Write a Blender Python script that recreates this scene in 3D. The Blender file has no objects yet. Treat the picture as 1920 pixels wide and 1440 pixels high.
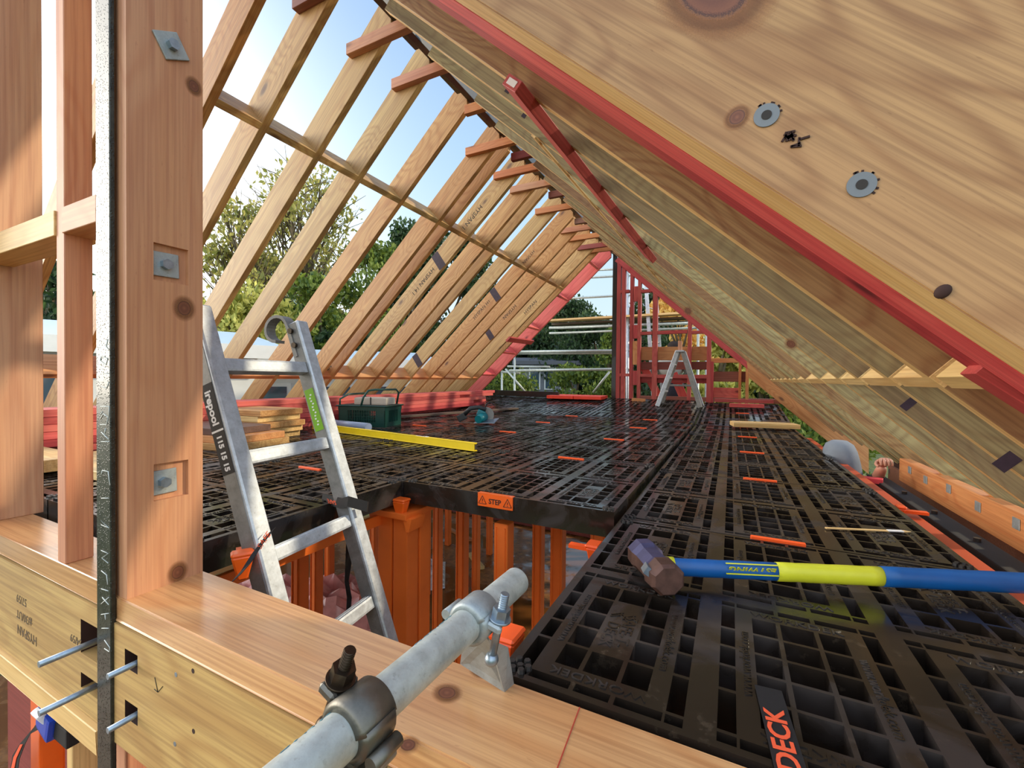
import bpy, bmesh, math, random
from mathutils import Vector, Matrix, Euler
random.seed(7)
C = bpy.context.scene.collection
S = bpy.context.scene
PI = math.pi
def R_(a): return math.radians(a)

# ------------------------------------------------------------------ camera
FPX, YAW, PITCH, ROLL = 816.56, 0.466, -0.0131, 0.0095
CAM = Vector((0.3724, -0.6813, 0.526))
_cy, _sy = math.cos(YAW), math.sin(YAW)
_fw = Vector((-_sy*math.cos(PITCH), _cy*math.cos(PITCH), math.sin(PITCH)))
_r0 = Vector((_cy, _sy, 0)); _u0 = _r0.cross(_fw)
_r = _r0*math.cos(ROLL)+_u0*math.sin(ROLL); _u = -_r0*math.sin(ROLL)+_u0*math.cos(ROLL)
cd = bpy.data.cameras.new('camera'); cam = bpy.data.objects.new('camera', cd); C.objects.link(cam)
cd.sensor_width = 36; cd.lens = FPX/1920*36; cd.clip_start = 0.02; cd.clip_end = 400
M = Matrix((_r, _u, -_fw)).transposed().to_4x4(); M.translation = CAM
cam.matrix_world = M
S.camera = cam
def ray(x, y): return _fw + _r*((x-960)/FPX) + _u*((720-y)/FPX)
def at(x, y, ax, v):                                   # photo pixel -> point of a world plane
    d = ray(x, y); return CAM + d*((v-CAM[ax])/d[ax])
def atd(x, y, dep): return CAM + ray(x, y)*dep

# ------------------------------------------------------------------ sky, sun, exposure
S.view_settings.view_transform = 'Standard'; S.view_settings.look = 'None'
S.view_settings.gamma = 1; S.view_settings.use_curve_mapping = False
S.view_settings.exposure = 0.45
W = bpy.data.worlds.new('sky'); S.world = W; W.use_nodes = True
nt = W.node_tree; nt.nodes.clear()
def N(t, **k):
    n = nt.nodes.new(t)
    for a, b in k.items(): setattr(n, a, b)
    return n
tc = N('ShaderNodeTexCoord'); sep = N('ShaderNodeSeparateXYZ'); nt.links.new(tc.outputs['Generated'], sep.inputs[0])
rp = N('ShaderNodeValToRGB'); nt.links.new(sep.outputs['Z'], rp.inputs[0])
e = rp.color_ramp; e.elements[0].position = 0.0; e.elements[0].color = (.62, .73, .76, 1)
e.elements[1].position = 0.62; e.elements[1].color = (.27, .43, .70, 1)
q = e.elements.new(.22); q.color = (.50, .66, .76, 1); q = e.elements.new(.42); q.color = (.36, .54, .74, 1)
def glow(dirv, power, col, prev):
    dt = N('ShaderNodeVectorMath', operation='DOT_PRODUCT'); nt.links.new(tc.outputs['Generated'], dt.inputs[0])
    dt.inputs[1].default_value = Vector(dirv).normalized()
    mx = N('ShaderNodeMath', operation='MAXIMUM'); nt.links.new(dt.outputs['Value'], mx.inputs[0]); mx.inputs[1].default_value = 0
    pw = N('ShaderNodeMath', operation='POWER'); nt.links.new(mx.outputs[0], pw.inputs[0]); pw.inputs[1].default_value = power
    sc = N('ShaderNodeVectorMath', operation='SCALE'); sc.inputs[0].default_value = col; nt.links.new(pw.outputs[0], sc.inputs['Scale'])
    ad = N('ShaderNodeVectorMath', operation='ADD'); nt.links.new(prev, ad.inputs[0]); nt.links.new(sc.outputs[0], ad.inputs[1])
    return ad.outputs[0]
o = glow((-.95, .30, .16), 11, (.9, .84, .76), rp.outputs[0])
o = glow((-.97, -.22, .06), 9, (11., 10., 8.6), o)       # strong glow added left of the view to brighten the right rafter undersides
o = glow((.35, -.9, .38), 1.6, (.8, .77, .72), o)                  # added unseen glow behind the camera, brightens the timber faces turned to it
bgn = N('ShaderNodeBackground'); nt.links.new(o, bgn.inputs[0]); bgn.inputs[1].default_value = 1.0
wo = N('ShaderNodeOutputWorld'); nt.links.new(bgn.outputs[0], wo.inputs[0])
sd = bpy.data.lights.new('sun', 'SUN'); sun = bpy.data.objects.new('sun', sd); C.objects.link(sun)
sd.energy = 2.2; sd.color = (1, .86, .62); sd.angle = R_(1.5)
sun.rotation_euler = Vector((.80, .50, .52)).to_track_quat('Z', 'Y').to_euler()

# ------------------------------------------------------------------ materials
MATS = {}
class NB:
    def __init__(s, name):
        s.m = bpy.data.materials.new(name); s.m.use_nodes = True; s.t = s.m.node_tree; s.b = s.t.nodes['Principled BSDF']
        MATS[name] = s.m
    def n(s, t, **k):
        n = s.t.nodes.new(t)
        for a, b in k.items():
            if a in n.inputs.keys() if isinstance(a, str) else False: n.inputs[a].default_value = b
            else: setattr(n, a, b)
        return n
    def l(s, a, b): s.t.links.new(a, b)
    def ramp(s, fac, stops):
        r = s.n('ShaderNodeValToRGB'); s.l(fac, r.inputs[0]); cr = r.color_ramp
        cr.elements[0].position, cr.elements[0].color = stops[0][0], (*stops[0][1], 1)
        cr.elements[1].position, cr.elements[1].color = stops[-1][0], (*stops[-1][1], 1)
        for p, c in stops[1:-1]: q = cr.elements.new(p); q.color = (*c, 1)
        return r.outputs[0]
    def mix(s, fac, a, b, bt='MIX'):
        m = s.n('ShaderNodeMix', data_type='RGBA', blend_type=bt)
        for v, i in ((fac, 0), (a, 6), (b, 7)):
            if hasattr(v, 'node'): s.l(v, m.inputs[i])
            else: m.inputs[i].default_value = v if i == 0 else (*v, 1)
        return m.outputs[2]
    def coord(s, scale, rnd=True, src='Object'):
        tc = s.n('ShaderNodeTexCoord'); mp = s.n('ShaderNodeMapping'); v = tc.outputs[src]
        if rnd:
            oi = s.n('ShaderNodeObjectInfo'); vm = s.n('ShaderNodeVectorMath', operation='SCALE'); vm.inputs[0].default_value = (17.3, 9.1, 5.7)
            s.l(oi.outputs['Random'], vm.inputs['Scale']); ad = s.n('ShaderNodeVectorMath', operation='ADD'); s.l(v, ad.inputs[0]); s.l(vm.outputs[0], ad.inputs[1]); v = ad.outputs[0]
        s.l(v, mp.inputs[0]); mp.inputs['Scale'].default_value = scale
        return mp.outputs[0]
    def noise(s, vec, scale=1, detail=4, rough=.55, dist=0):
        n = s.n('ShaderNodeTexNoise'); s.l(vec, n.inputs['Vector']); n.inputs['Scale'].default_value = scale
        n.inputs['Detail'].default_value = detail; n.inputs['Roughness'].default_value = rough; n.inputs['Distortion'].default_value = dist
        return n.outputs['Fac']
    def math(s, op, a, b=0, c=0):
        m = s.n('ShaderNodeMath', operation=op)
        for i, v in enumerate((a, b, c)):
            if hasattr(v, 'node'): s.l(v, m.inputs[i])
            else: m.inputs[i].default_value = v
        return m.outputs[0]
    def bump(s, h, st, dist=.002):
        b = s.n('ShaderNodeBump'); s.l(h, b.inputs['Height']); b.inputs['Strength'].default_value = st; b.inputs['Distance'].default_value = dist; s.l(b.outputs[0], s.b.inputs['Normal'])
def C3(r, g, b):
    f = lambda v: (v/255/12.92 if v/255 <= .04045 else ((v/255+.055)/1.055)**2.4)
    return (f(r), f(g), f(b))
def wood(name, light, mid, dark, knot=(.10, .035, .02), rings=9, rough=.55, tint=None, knots=1.0, coat=0, vary=.35, swirl=1.0):
    b = NB(name); v = b.coord((1, 1, 1))
    mp = b.n('ShaderNodeMapping'); b.l(v, mp.inputs[0]); mp.inputs['Scale'].default_value = (.9, 7, 7)
    vo = b.n('ShaderNodeTexVoronoi'); mk = b.n('ShaderNodeMapping'); b.l(v, mk.inputs[0]); mk.inputs['Scale'].default_value = (2.3, 5.2, 5.2)
    b.l(mk.outputs[0], vo.inputs['Vector']); vo.inputs['Scale'].default_value = .75
    dk = vo.outputs['Distance']
    n1 = b.noise(mp.outputs[0], .8, 2, .45)
    warp = b.math('MULTIPLY', b.math('SMOOTH_MIN', dk, .45*swirl, .1), 1.1*knots*swirl)
    f = b.math('MULTIPLY', b.math('ADD', n1, warp), rings)
    sn = b.math('SINE', b.math('MULTIPLY', f, 6.28)); fac = b.math('MULTIPLY_ADD', sn, .5, .5)
    fac = b.math('POWER', fac, 2.2)
    mf = b.n('ShaderNodeMapping'); b.l(v, mf.inputs[0]); mf.inputs['Scale'].default_value = (2.2, 120, 120)
    fib = b.noise(mf.outputs[0], 1, 3, .6)
    col = b.mix(b.math('MULTIPLY', fac, .72), light, mid)
    big = b.noise(mp.outputs[0], .25, 3, .5)
    col = b.mix(b.ramp(big, [(.42, (0, 0, 0)), (.68, (.75, .75, .75))]), col, tint or mid)
    col = b.mix(b.ramp(fib, [(.35, (.45, .45, .45)), (.6, (0, 0, 0))]), col, dark)
    kk = b.ramp(dk, [(.0, (.9*knots,)*3), (.055, (.8*knots,)*3), (.10, (.12*knots,)*3), (.16, (0, 0, 0))])
    col = b.mix(kk, col, knot)
    sp = b.noise(b.coord((6, 30, 30)), 6, 2, .5)
    col = b.mix(b.ramp(sp, [(.70, (0, 0, 0)), (.78, (.35, .35, .35))]), col, dark)
    oi = b.n('ShaderNodeObjectInfo'); wn = b.n('ShaderNodeTexWhiteNoise', noise_dimensions='1D'); b.l(oi.outputs['Random'], wn.inputs['W'])
    hs = b.n('ShaderNodeHueSaturation'); b.l(col, hs.inputs['Color']); b.l(b.math('MULTIPLY_ADD', oi.outputs['Random'], vary*.35, 1-vary*.2), hs.inputs['Value']); b.l(b.math('MULTIPLY_ADD', wn.outputs['Value'], vary*.10, .5-vary*.05), hs.inputs['Hue']); b.l(b.math('MULTIPLY_ADD', wn.outputs['Value'], -vary*.5, 1+vary*.2), hs.inputs['Saturation']); col = hs.outputs[0]
    b.l(col, b.b.inputs['Base Color']); b.b.inputs['Roughness'].default_value = rough
    if coat: b.b.inputs['Coat Weight'].default_value = coat; b.b.inputs['Coat Roughness'].default_value = .18
    b.bump(b.math('ADD', fib, b.math('MULTIPLY', fac, .6)), .25, .0012)
    return b.m
W_LEFT = wood('rafter_wood', C3(208, 166, 104), C3(182, 132, 74), C3(124, 80, 40), rings=7, vary=.22, swirl=1.3)
W_RIGHT = wood('olive_rafter_wood', C3(176, 154, 102), C3(146, 116, 72), C3(88, 62, 40), rings=6, tint=C3(136, 104, 72), vary=.55, swirl=1.6)
W_NEAR = wood('laminated_face_wood', C3(178, 138, 90), C3(140, 96, 54), C3(112, 74, 42), rings=5.5, knots=.45, tint=C3(170, 126, 84), swirl=1.5, vary=0)
W_SILL = wood('sill_wood', C3(218, 170, 116), C3(190, 130, 78), C3(146, 88, 50), rings=5, rough=.30, tint=C3(206, 150, 100), coat=.4, vary=0)
W_POST = wood('pink_pine', C3(206, 150, 116), C3(192, 128, 96), C3(160, 96, 72), rings=6, tint=C3(200, 140, 92), vary=.12)
W_LVL = wood('plywood_beam', C3(196, 162, 100), C3(168, 128, 74), C3(124, 88, 52), rings=5, tint=C3(190, 154, 96), knots=.8, vary=.05)
W_EDGE = wood('pale_wood_and_lit_underside', C3(236, 202, 138), C3(218, 176, 110), C3(176, 130, 76), rings=10, knots=.3, vary=.12)  # pale timber; on right-slope undersides the paleness stands in for light
W_RED = wood('red_treated_timber', C3(226, 108, 96), C3(206, 82, 76), C3(154, 46, 46), knot=(.12, .01, .015), rings=6, tint=C3(214, 92, 86), vary=.08)
W_RED2 = wood('deep_red_timber', C3(196, 84, 76), C3(170, 58, 56), C3(122, 34, 34), knot=(.08, .01, .01), rings=6, vary=.08)
W_ORANGE = wood('warm_blocking_wood', C3(214, 150, 92), C3(196, 122, 68), C3(150, 84, 42), rings=7, vary=.2)
W_BROWN = wood('brown_stained_board', C3(150, 86, 68), C3(132, 70, 54), C3(92, 44, 34), rings=3, knots=.2)
W_DARK = wood('dark_weathered_plank', C3(112, 88, 72), C3(92, 70, 56), C3(60, 44, 36), rings=5)
def plain(name, col, rough=.5, metal=0, var=.0, scale=8, bump=0, coat=0, spec=.5, trans=0):
    b = NB(name)
    if var:
        n = b.noise(b.coord((1, 1, 1)), scale, 5, .6)
        c = b.mix(b.ramp(n, [(.3, (0, 0, 0)), (.72, (1, 1, 1))]), tuple(x*(1-var) for x in col), tuple(min(1, x*(1+var)) for x in col))
        b.l(c, b.b.inputs['Base Color'])
        if bump: b.bump(n, bump, .002)
    else: b.b.inputs['Base Color'].default_value = (*col, 1)
    b.b.inputs['Roughness'].default_value = rough; b.b.inputs['Metallic'].default_value = metal
    b.b.inputs['Coat Weight'].default_value = coat; b.b.inputs['Specular IOR Level'].default_value = spec
    if trans: b.b.inputs['Transmission Weight'].default_value = trans
    return b.m
def deckmat(name='wet_black_plastic'):
    b = NB(name); v = b.coord((1, 1, 1), src='Object')
    n = b.noise(v, 5, 4, .55, .6); f = b.noise(v, 60, 3, .5)
    wet = b.ramp(n, [(.40, (0, 0, 0)), (.52, (1, 1, 1))])
    col = b.mix(wet, C3(50, 45, 43), C3(35, 29, 24))
    st = b.noise(v, 17, 5, .7); col = b.mix(b.ramp(st, [(.62, (0, 0, 0)), (.8, (.35, .35, .35))]), col, C3(120, 104, 86))
    b.l(col, b.b.inputs['Base Color'])
    r = b.math('MULTIPLY_ADD', wet, -.24, .40); b.l(r, b.b.inputs['Roughness'])
    b.bump(f, .12, .001); return b.m
M_DECK = deckmat()
M_SKIRT = plain('black_plastic_side', C3(38, 36, 35), .42, var=.25, scale=20)
M_ORANGE = plain('orange_plastic', C3(236, 96, 22), .38, var=.10, scale=6, coat=.2)
M_ORANGE2 = plain('bright_orange_plastic', C3(255, 92, 30), .35, var=.08)
M_LEG = plain('orange_leg_plastic', C3(246, 116, 40), .45, var=.14, scale=3)
M_SLAB = plain('red_orange_plastic', C3(246, 70, 44), .45, var=.08)
M_BLACK = plain('black_painted_steel', C3(34, 32, 30), .35, metal=0, var=.3, scale=30, bump=.2, coat=.3)
def steelbar():
    b = NB('wet_black_steel'); v = b.coord((1, 1, 1), rnd=False); n = b.noise(v, 40, 4, .6)
    col = b.mix(b.ramp(n, [(.35, (0, 0, 0)), (.7, (1, 1, 1))]), C3(40, 42, 38), C3(66, 66, 58))
    b.l(col, b.b.inputs['Base Color']); b.b.inputs['Metallic'].default_value = .4; b.b.inputs['Roughness'].default_value = .30
    dr = b.n('ShaderNodeTexVoronoi'); b.l(v, dr.inputs['Vector']); dr.inputs['Scale'].default_value = 160
    b.bump(b.ramp(dr.outputs['Distance'], [(.0, (1, 1, 1)), (.35, (0, 0, 0))]), .5, .002); return b.m
M_BAR = steelbar()
def galv(name, col, rough=.42, metal=.75):
    b = NB(name); v = b.coord((1, 1, 1), rnd=False); n = b.noise(v, 28, 6, .7); n2 = b.noise(v, 140, 3, .6)
    c = b.mix(b.ramp(n, [(.3, (0, 0, 0)), (.7, (1, 1, 1))]), tuple(x*.62 for x in col), col)
    c = b.mix(b.ramp(n2, [(.6, (0, 0, 0)), (.75, (.4, .4, .4))]), c, C3(110, 104, 92))
    b.l(c, b.b.inputs['Base Color']); b.b.inputs['Metallic'].default_value = metal
    b.l(b.math('MULTIPLY_ADD', n, .35, rough-.15), b.b.inputs['Roughness']); b.bump(n2, .2, .001); return b.m
M_GALV = galv('galvanised_steel', C3(206, 214, 208), .45, .45); M_GALVD = galv('dull_clamp_steel', C3(128, 124, 114), .4, .8)
M_ALU = galv('scuffed_aluminium', C3(206, 212, 218), .45, .55); M_ALUD = galv('grey_aluminium', C3(150, 148, 144), .5, .5)
M_ZINC = plain('zinc_bolt', C3(150, 165, 178), .35, .8, var=.2, scale=60); M_NUT = plain('dark_oily_nut', C3(72, 60, 48), .3, .8, var=.3, scale=60)
M_WASH = galv('zinc_washer', C3(176, 184, 184), .45, .5); M_SEAL = plain('grey_washer_paint', C3(112, 118, 124), .6, var=.1)
M_DARK = plain('dark_brown_and_recess_shade', C3(52, 26, 18), .8)  # dark brown marks, also painted shade in bolt pockets and the eave gap
M_INK = plain('black_ink', C3(40, 34, 30), .7); M_CHALK = plain('white_chalk', C3(205, 210, 205), .8)
M_PURPLE = plain('purple_end_sealer', C3(54, 36, 50), .7, var=.3, scale=30)
M_YEL = plain('yellow_level_paint', C3(238, 204, 26), .35, var=.08); M_WHITE = plain('white_plastic', C3(230, 230, 228), .5)
M_GREENP = plain('dark_green_plastic', C3(14, 62, 54), .35, var=.15); M_GREENS = plain('lime_green_sticker', C3(120, 172, 20), .45)
M_TAN = plain('pale_tan_case', C3(190, 178, 164), .5, var=.1); M_TEAL = plain('teal_tool_plastic', C3(0, 112, 120), .35); M_TOOLB = plain('black_tool_rubber', C3(40, 42, 42), .5)
M_BLUE = plain('blue_rubber_grip', C3(10, 84, 150), .42, var=.12, scale=14); M_HYEL = plain('yellow_rubber_grip', C3(208, 208, 44), .42, var=.08, scale=14)
M_RUST = plain('rusty_steel', C3(92, 64, 54), .5, .35, var=.4, scale=30, bump=.4); M_HBLUE = plain('worn_blue_steel', C3(70, 68, 100), .45, .3, var=.3, scale=24)
M_STRAP = plain('black_webbing', C3(26, 24, 24), .75, var=.2, scale=120); M_STXT = plain('orange_woven_thread', C3(238, 92, 52), .7); M_BLUEB = plain('blue_buckle', C3(28, 66, 170), .35)
M_GREYC = plain('grey_cloth', C3(124, 132, 142), .85, var=.12, scale=12, bump=.2); M_SLEEVE = plain('dark_green_sleeve', C3(62, 62, 52), .9, var=.15)
M_SKIN = plain('skin', C3(196, 140, 116), .55, var=.08, scale=30); M_JEAN = plain('dark_trousers', C3(44, 48, 62), .9, var=.15); M_HAIR = plain('dark_hair', C3(40, 28, 22), .8); M_BOOT = plain('brown_boots', C3(70, 48, 34), .7)
M_PVC = plain('grey_tube_plastic', C3(128, 142, 168), .4); M_GLASS = plain('dark_window_glass', C3(60, 84, 100), .08, .0, spec=.8); M_WALLW = plain('white_render', C3(222, 228, 228), .7, var=.04)
M_ROOF = plain('pale_blue_metal_roof', C3(170, 192, 208), .5, var=.06); M_SHED = plain('grey_weatherboard', C3(118, 124, 132), .8, var=.1); M_RED_P = plain('pink_red_plastic', C3(216, 66, 78), .5)
M_SHEET = plain('clear_crumpled_sheet', C3(226, 220, 220), .2, var=.1, coat=.5)
def floormat():
    b = NB('wet_particleboard'); v = b.coord((1, 1, 1), rnd=False); n = b.noise(v, 1.6, 5, .6, .5); n2 = b.noise(v, 14, 5, .7)
    c = b.mix(b.ramp(n2, [(.35, (0, 0, 0)), (.65, (1, 1, 1))]), C3(104, 66, 30), C3(176, 118, 58))
    wet = b.ramp(n, [(.42, (0, 0, 0)), (.52, (1, 1, 1))]); c = b.mix(wet, c, C3(122, 76, 36)); b.l(c, b.b.inputs['Base Color'])
    b.l(b.math('MULTIPLY_ADD', wet, -.42, .5), b.b.inputs['Roughness']); return b.m
M_FLOOR = floormat()
def grassmat():
    b = NB('grass_ground'); v = b.coord((1, 1, 1), rnd=False); n = b.noise(v, 3, 6, .7)
    b.l(b.ramp(n, [(.3, C3(48, 62, 26)), (.7, C3(104, 116, 54))]), b.b.inputs['Base Color']); b.b.inputs['Roughness'].default_value = .95; return b.m
M_GRASS = grassmat()
def leafmat(name, a, c, tr=.35):
    b = NB(name); gi = b.n('ShaderNodeNewGeometry'); rnd = gi.outputs['Random Per Island']
    col = b.ramp(rnd, [(.0, a), (1, c)]); b.l(col, b.b.inputs['Base Color']); b.b.inputs['Roughness'].default_value = .6
    tl = b.n('ShaderNodeBsdfTranslucent'); b.l(col, tl.inputs[0]); mx = b.n('ShaderNodeMixShader'); mx.inputs[0].default_value = tr
    b.l(b.b.outputs[0], mx.inputs[1]); b.l(tl.outputs[0], mx.inputs[2]); b.l(mx.outputs[0], b.t.nodes['Material Output'].inputs[0]); return b.m
L_DARK = leafmat('dark_green_leaves', C3(26, 50, 30), C3(72, 98, 50)); L_MID = leafmat('mid_green_leaves', C3(58, 86, 34), C3(140, 156, 60))
L_YEL = leafmat('yellow_green_leaves', C3(132, 140, 62), C3(220, 214, 118), .45); L_AUT = leafmat('autumn_yellow_leaves', C3(214, 160, 70), C3(250, 220, 130), .45)
L_PALE = leafmat('sparse_olive_leaves', C3(108, 116, 52), C3(190, 180, 96), .4); M_BARK = plain('bark', C3(104, 92, 72), .9, var=.3, scale=6, bump=.4)

# ------------------------------------------------------------------ object helpers
def link(name, me, mat=None, parent=None, mw=None, smooth=False):
    o = bpy.data.objects.new(name, me); C.objects.link(o)
    if mat is not None:
        for m in (mat if isinstance(mat, (list, tuple)) else [mat]): me.materials.append(m)
    if parent is not None: o.parent = parent; o.matrix_parent_inverse = Matrix()
    if mw is not None: o.matrix_local = mw
    if smooth:
        for p in me.polygons: p.use_smooth = True
    return o
def tag(o, label, cat, group=None, kind=None):
    o['label'] = label; o['category'] = cat
    if group: o['group'] = group
    if kind: o['kind'] = kind
    return o
def struct(o): o['kind'] = 'structure'; return o
def thing(name, label, cat, loc=(0, 0, 0), rot=None, group=None, mw=None):
    o = bpy.data.objects.new(name, None); C.objects.link(o); o.empty_display_size = .05
    if mw is not None: o.matrix_world = mw
    else:
        o.location = loc
        if rot: o.rotation_euler = rot
    tag(o, label, cat, group); return o
def ortho(xd, up=(0, 0, 1), loc=(0, 0, 0)):
    x = Vector(xd).normalized(); u = Vector(up); z = (u - x*u.dot(x)).normalized(); y = z.cross(x)
    m = Matrix((x, y, z)).transposed().to_4x4(); m.translation = Vector(loc); return m
class MB:
    def __init__(s): s.bm = bmesh.new()
    def box(s, c, d, rot=None, bev=0, mi=0, taper=None):
        m = Matrix.Translation(Vector(c)) @ (rot.to_4x4() if rot is not None else Matrix()) @ Matrix.Diagonal((*d, 1))
        r = bmesh.ops.create_cube(s.bm, size=1, matrix=m); vs = r['verts']
        if taper:                                       # shrink bottom (x, y)
            inv = m.inverted()
            for v in vs:
                l = inv @ v.co
                if l.z < 0: v.co = m @ Vector((l.x*taper[0], l.y*taper[1], l.z))
        fs = {f for v in vs for f in v.link_faces}
        for f in fs: f.material_index = mi
        if bev:
            es = {e for v in vs for e in v.link_edges}
            r2 = bmesh.ops.bevel(s.bm, geom=list(es), offset=bev, segments=1 if bev < .006 else 2, affect='EDGES', profile=.7)
            for f in r2['faces']: f.material_index = mi
        return s
    def cyl(s, p0, p1, r0, r1=None, seg=16, mi=0, caps=True):
        p0, p1 = Vector(p0), Vector(p1); d = p1-p0; L = d.length
        m = Matrix.Translation((p0+p1)/2) @ d.to_track_quat('Z', 'Y').to_matrix().to_4x4()
        r = bmesh.ops.create_cone(s.bm, cap_ends=caps, segments=seg, radius1=r0, radius2=r0 if r1 is None else r1, depth=L, matrix=m)
        for f in {f for v in r['verts'] for f in v.link_faces}: f.material_index = mi; f.smooth = len(f.verts) == 4 and seg > 8
        return s
    def sph(s, c, r, sc=(1, 1, 1), rot=None, seg=16, mi=0):
        m = Matrix.Translation(Vector(c)) @ (rot.to_4x4() if rot is not None else Matrix()) @ Matrix.Diagonal((*[r*k for k in sc], 1))
        q = bmesh.ops.create_uvsphere(s.bm, u_segments=seg, v_segments=max(6, seg//2), radius=1, matrix=m)
        for f in {f for v in q['verts'] for f in v.link_faces}: f.smooth = True; f.material_index = mi
        return s
    def poly(s, pts, thick_vec, mi=0):                   # closed prism of a planar outline
        t = Vector(thick_vec); a = [s.bm.verts.new(Vector(p)) for p in pts]; b = [s.bm.verts.new(Vector(p)+t) for p in pts]; n = len(pts)
        fs = [s.bm.faces.new(a[::-1]), s.bm.faces.new(b)] + [s.bm.faces.new((a[i], a[(i+1) % n], b[(i+1) % n], b[i])) for i in range(n)]
        for f in fs: f.material_index = mi
        return s
    def tube(s, pts, r, seg=10, mi=0):
        pts = [Vector(p) for p in pts]; rings = []; prev = None
        for i, p in enumerate(pts):
            d = (pts[min(i+1, len(pts)-1)]-pts[max(i-1, 0)]).normalized()
            if prev is None: u = d.orthogonal().normalized()
            else: u = (prev-d*prev.dot(d)).normalized()
            prev = u; w = d.cross(u); rr = r[i] if isinstance(r, (list, tuple)) else r
            rings.append([s.bm.verts.new(p+(u*math.cos(2*PI*k/seg)+w*math.sin(2*PI*k/seg))*rr) for k in range(seg)])
        for a, b in zip(rings, rings[1:]):
            for k in range(seg):
                f = s.bm.faces.new((a[k], a[(k+1) % seg], b[(k+1) % seg], b[k])); f.smooth = True; f.material_index = mi
        s.bm.faces.new(rings[0][::-1]).material_index = mi; s.bm.faces.new(rings[-1]).material_index = mi
        return s
    def ribbon(s, pts, wv, th=.0015, mi=0):              # strap: list of points, width vectors
        vs = []
        for i, p in enumerate(pts):
            p = Vector(p); w = Vector(wv[i] if isinstance(wv, list) else wv)/2
            d = (Vector(pts[min(i+1, len(pts)-1)])-Vector(pts[max(i-1, 0)])).normalized(); nn = w.cross(d).normalized()*th/2
            vs.append([s.bm.verts.new(q) for q in (p-w-nn, p+w-nn, p+w+nn, p-w+nn)])
        for a, b in zip(vs, vs[1:]):
            for k in range(4): s.bm.faces.new((a[k], a[(k+1) % 4], b[(k+1) % 4], b[k])).material_index = mi
        s.bm.faces.new(vs[0][::-1]); s.bm.faces.new(vs[-1]); return s
    def mesh(s, name='m'):
        bmesh.ops.recalc_face_normals(s.bm, faces=s.bm.faces[:]); me = bpy.data.meshes.new(name); s.bm.to_mesh(me); s.bm.free(); return me
    def build(s, name, mat, parent=None, mw=None, smooth=False): return link(name, s.mesh(name), mat, parent, mw, smooth)
def timber(name, a, b, w, d, mat, up=(0, 0, 1), parent=None, bev=.0015, wave=0):
    """a board from a to b (centre line): local X runs along the grain"""
    a, b = Vector(a), Vector(b); L = (b-a).length
    m = MB().box((L/2, 0, 0), (L, w, d), bev=bev)
    mw = ortho(b-a, up, a)
    if parent is not None: mw = parent.matrix_world.inverted() @ mw
    return m.build(name, mat, parent, mw)
def text(name, body, size, mat, parent, mw, ext=.0006, align='CENTER', bold=0, font_shear=0, xs=1.0):
    cu = bpy.data.curves.new(name, 'FONT'); cu.body = body; cu.size = size; cu.extrude = ext; cu.align_x = align; cu.align_y = 'CENTER'; cu.offset = bold; cu.shear = font_shear; cu.resolution_u = 3
    t = bpy.data.objects.new(name, cu); C.objects.link(t)
    dg = bpy.context.evaluated_depsgraph_get(); me = bpy.data.meshes.new_from_object(t.evaluated_get(dg)); C.objects.unlink(t); bpy.data.objects.remove(t)
    if xs != 1: me.transform(Matrix.Diagonal((xs, 1, 1, 1)))
    if parent is not None and mw is not None: mw = parent.matrix_world.inverted() @ mw
    return link(name, me, mat, parent, mw)
def basis(xd, yd, loc):
    x = Vector(xd).normalized(); y = Vector(yd); y = (y-x*y.dot(x)).normalized(); m = Matrix((x, y, x.cross(y))).transposed().to_4x4(); m.translation = Vector(loc); return m
def relief(xs, zs, depth, y0, y1):
    """block between x/z breaks, its front at y0, back at y1; depth(i,j) sets the front of a cell back"""
    m = MB(); bm = m.bm
    def quad(*p): bm.faces.new([bm.verts.new(Vector(q)) for q in p])
    nx, nz = len(xs)-1, len(zs)-1
    D = [[y0+depth(i, j) for j in range(nz)] for i in range(nx)]
    for i in range(nx):
        for j in range(nz):
            a, b, c, d = xs[i], xs[i+1], zs[j], zs[j+1]; y = D[i][j]
            quad((a, y, c), (b, y, c), (b, y, d), (a, y, d)); quad((a, y1, c), (a, y1, d), (b, y1, d), (b, y1, c))
            for (ii, jj, P, Q) in ((i-1, j, (a, c), (a, d)), (i+1, j, (b, c), (b, d)), (i, j-1, (a, c), (b, c)), (i, j+1, (a, d), (b, d))):
                yy = D[ii][jj] if 0 <= ii < nx and 0 <= jj < nz else y1
                if yy > y: quad((P[0], y, P[1]), (Q[0], y, Q[1]), (Q[0], yy, Q[1]), (P[0], yy, P[1]))
    bmesh.ops.remove_doubles(bm, verts=bm.verts[:], dist=1e-5)
    return m
ORD = ['first', 'second', 'third', 'fourth', 'fifth', 'sixth', 'seventh', 'eighth', 'ninth', 'tenth', 'eleventh', 'twelfth', 'thirteenth', 'fourteenth', 'fifteenth', 'sixteenth', 'seventeenth', 'eighteenth', 'nineteenth', 'twentieth']

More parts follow.
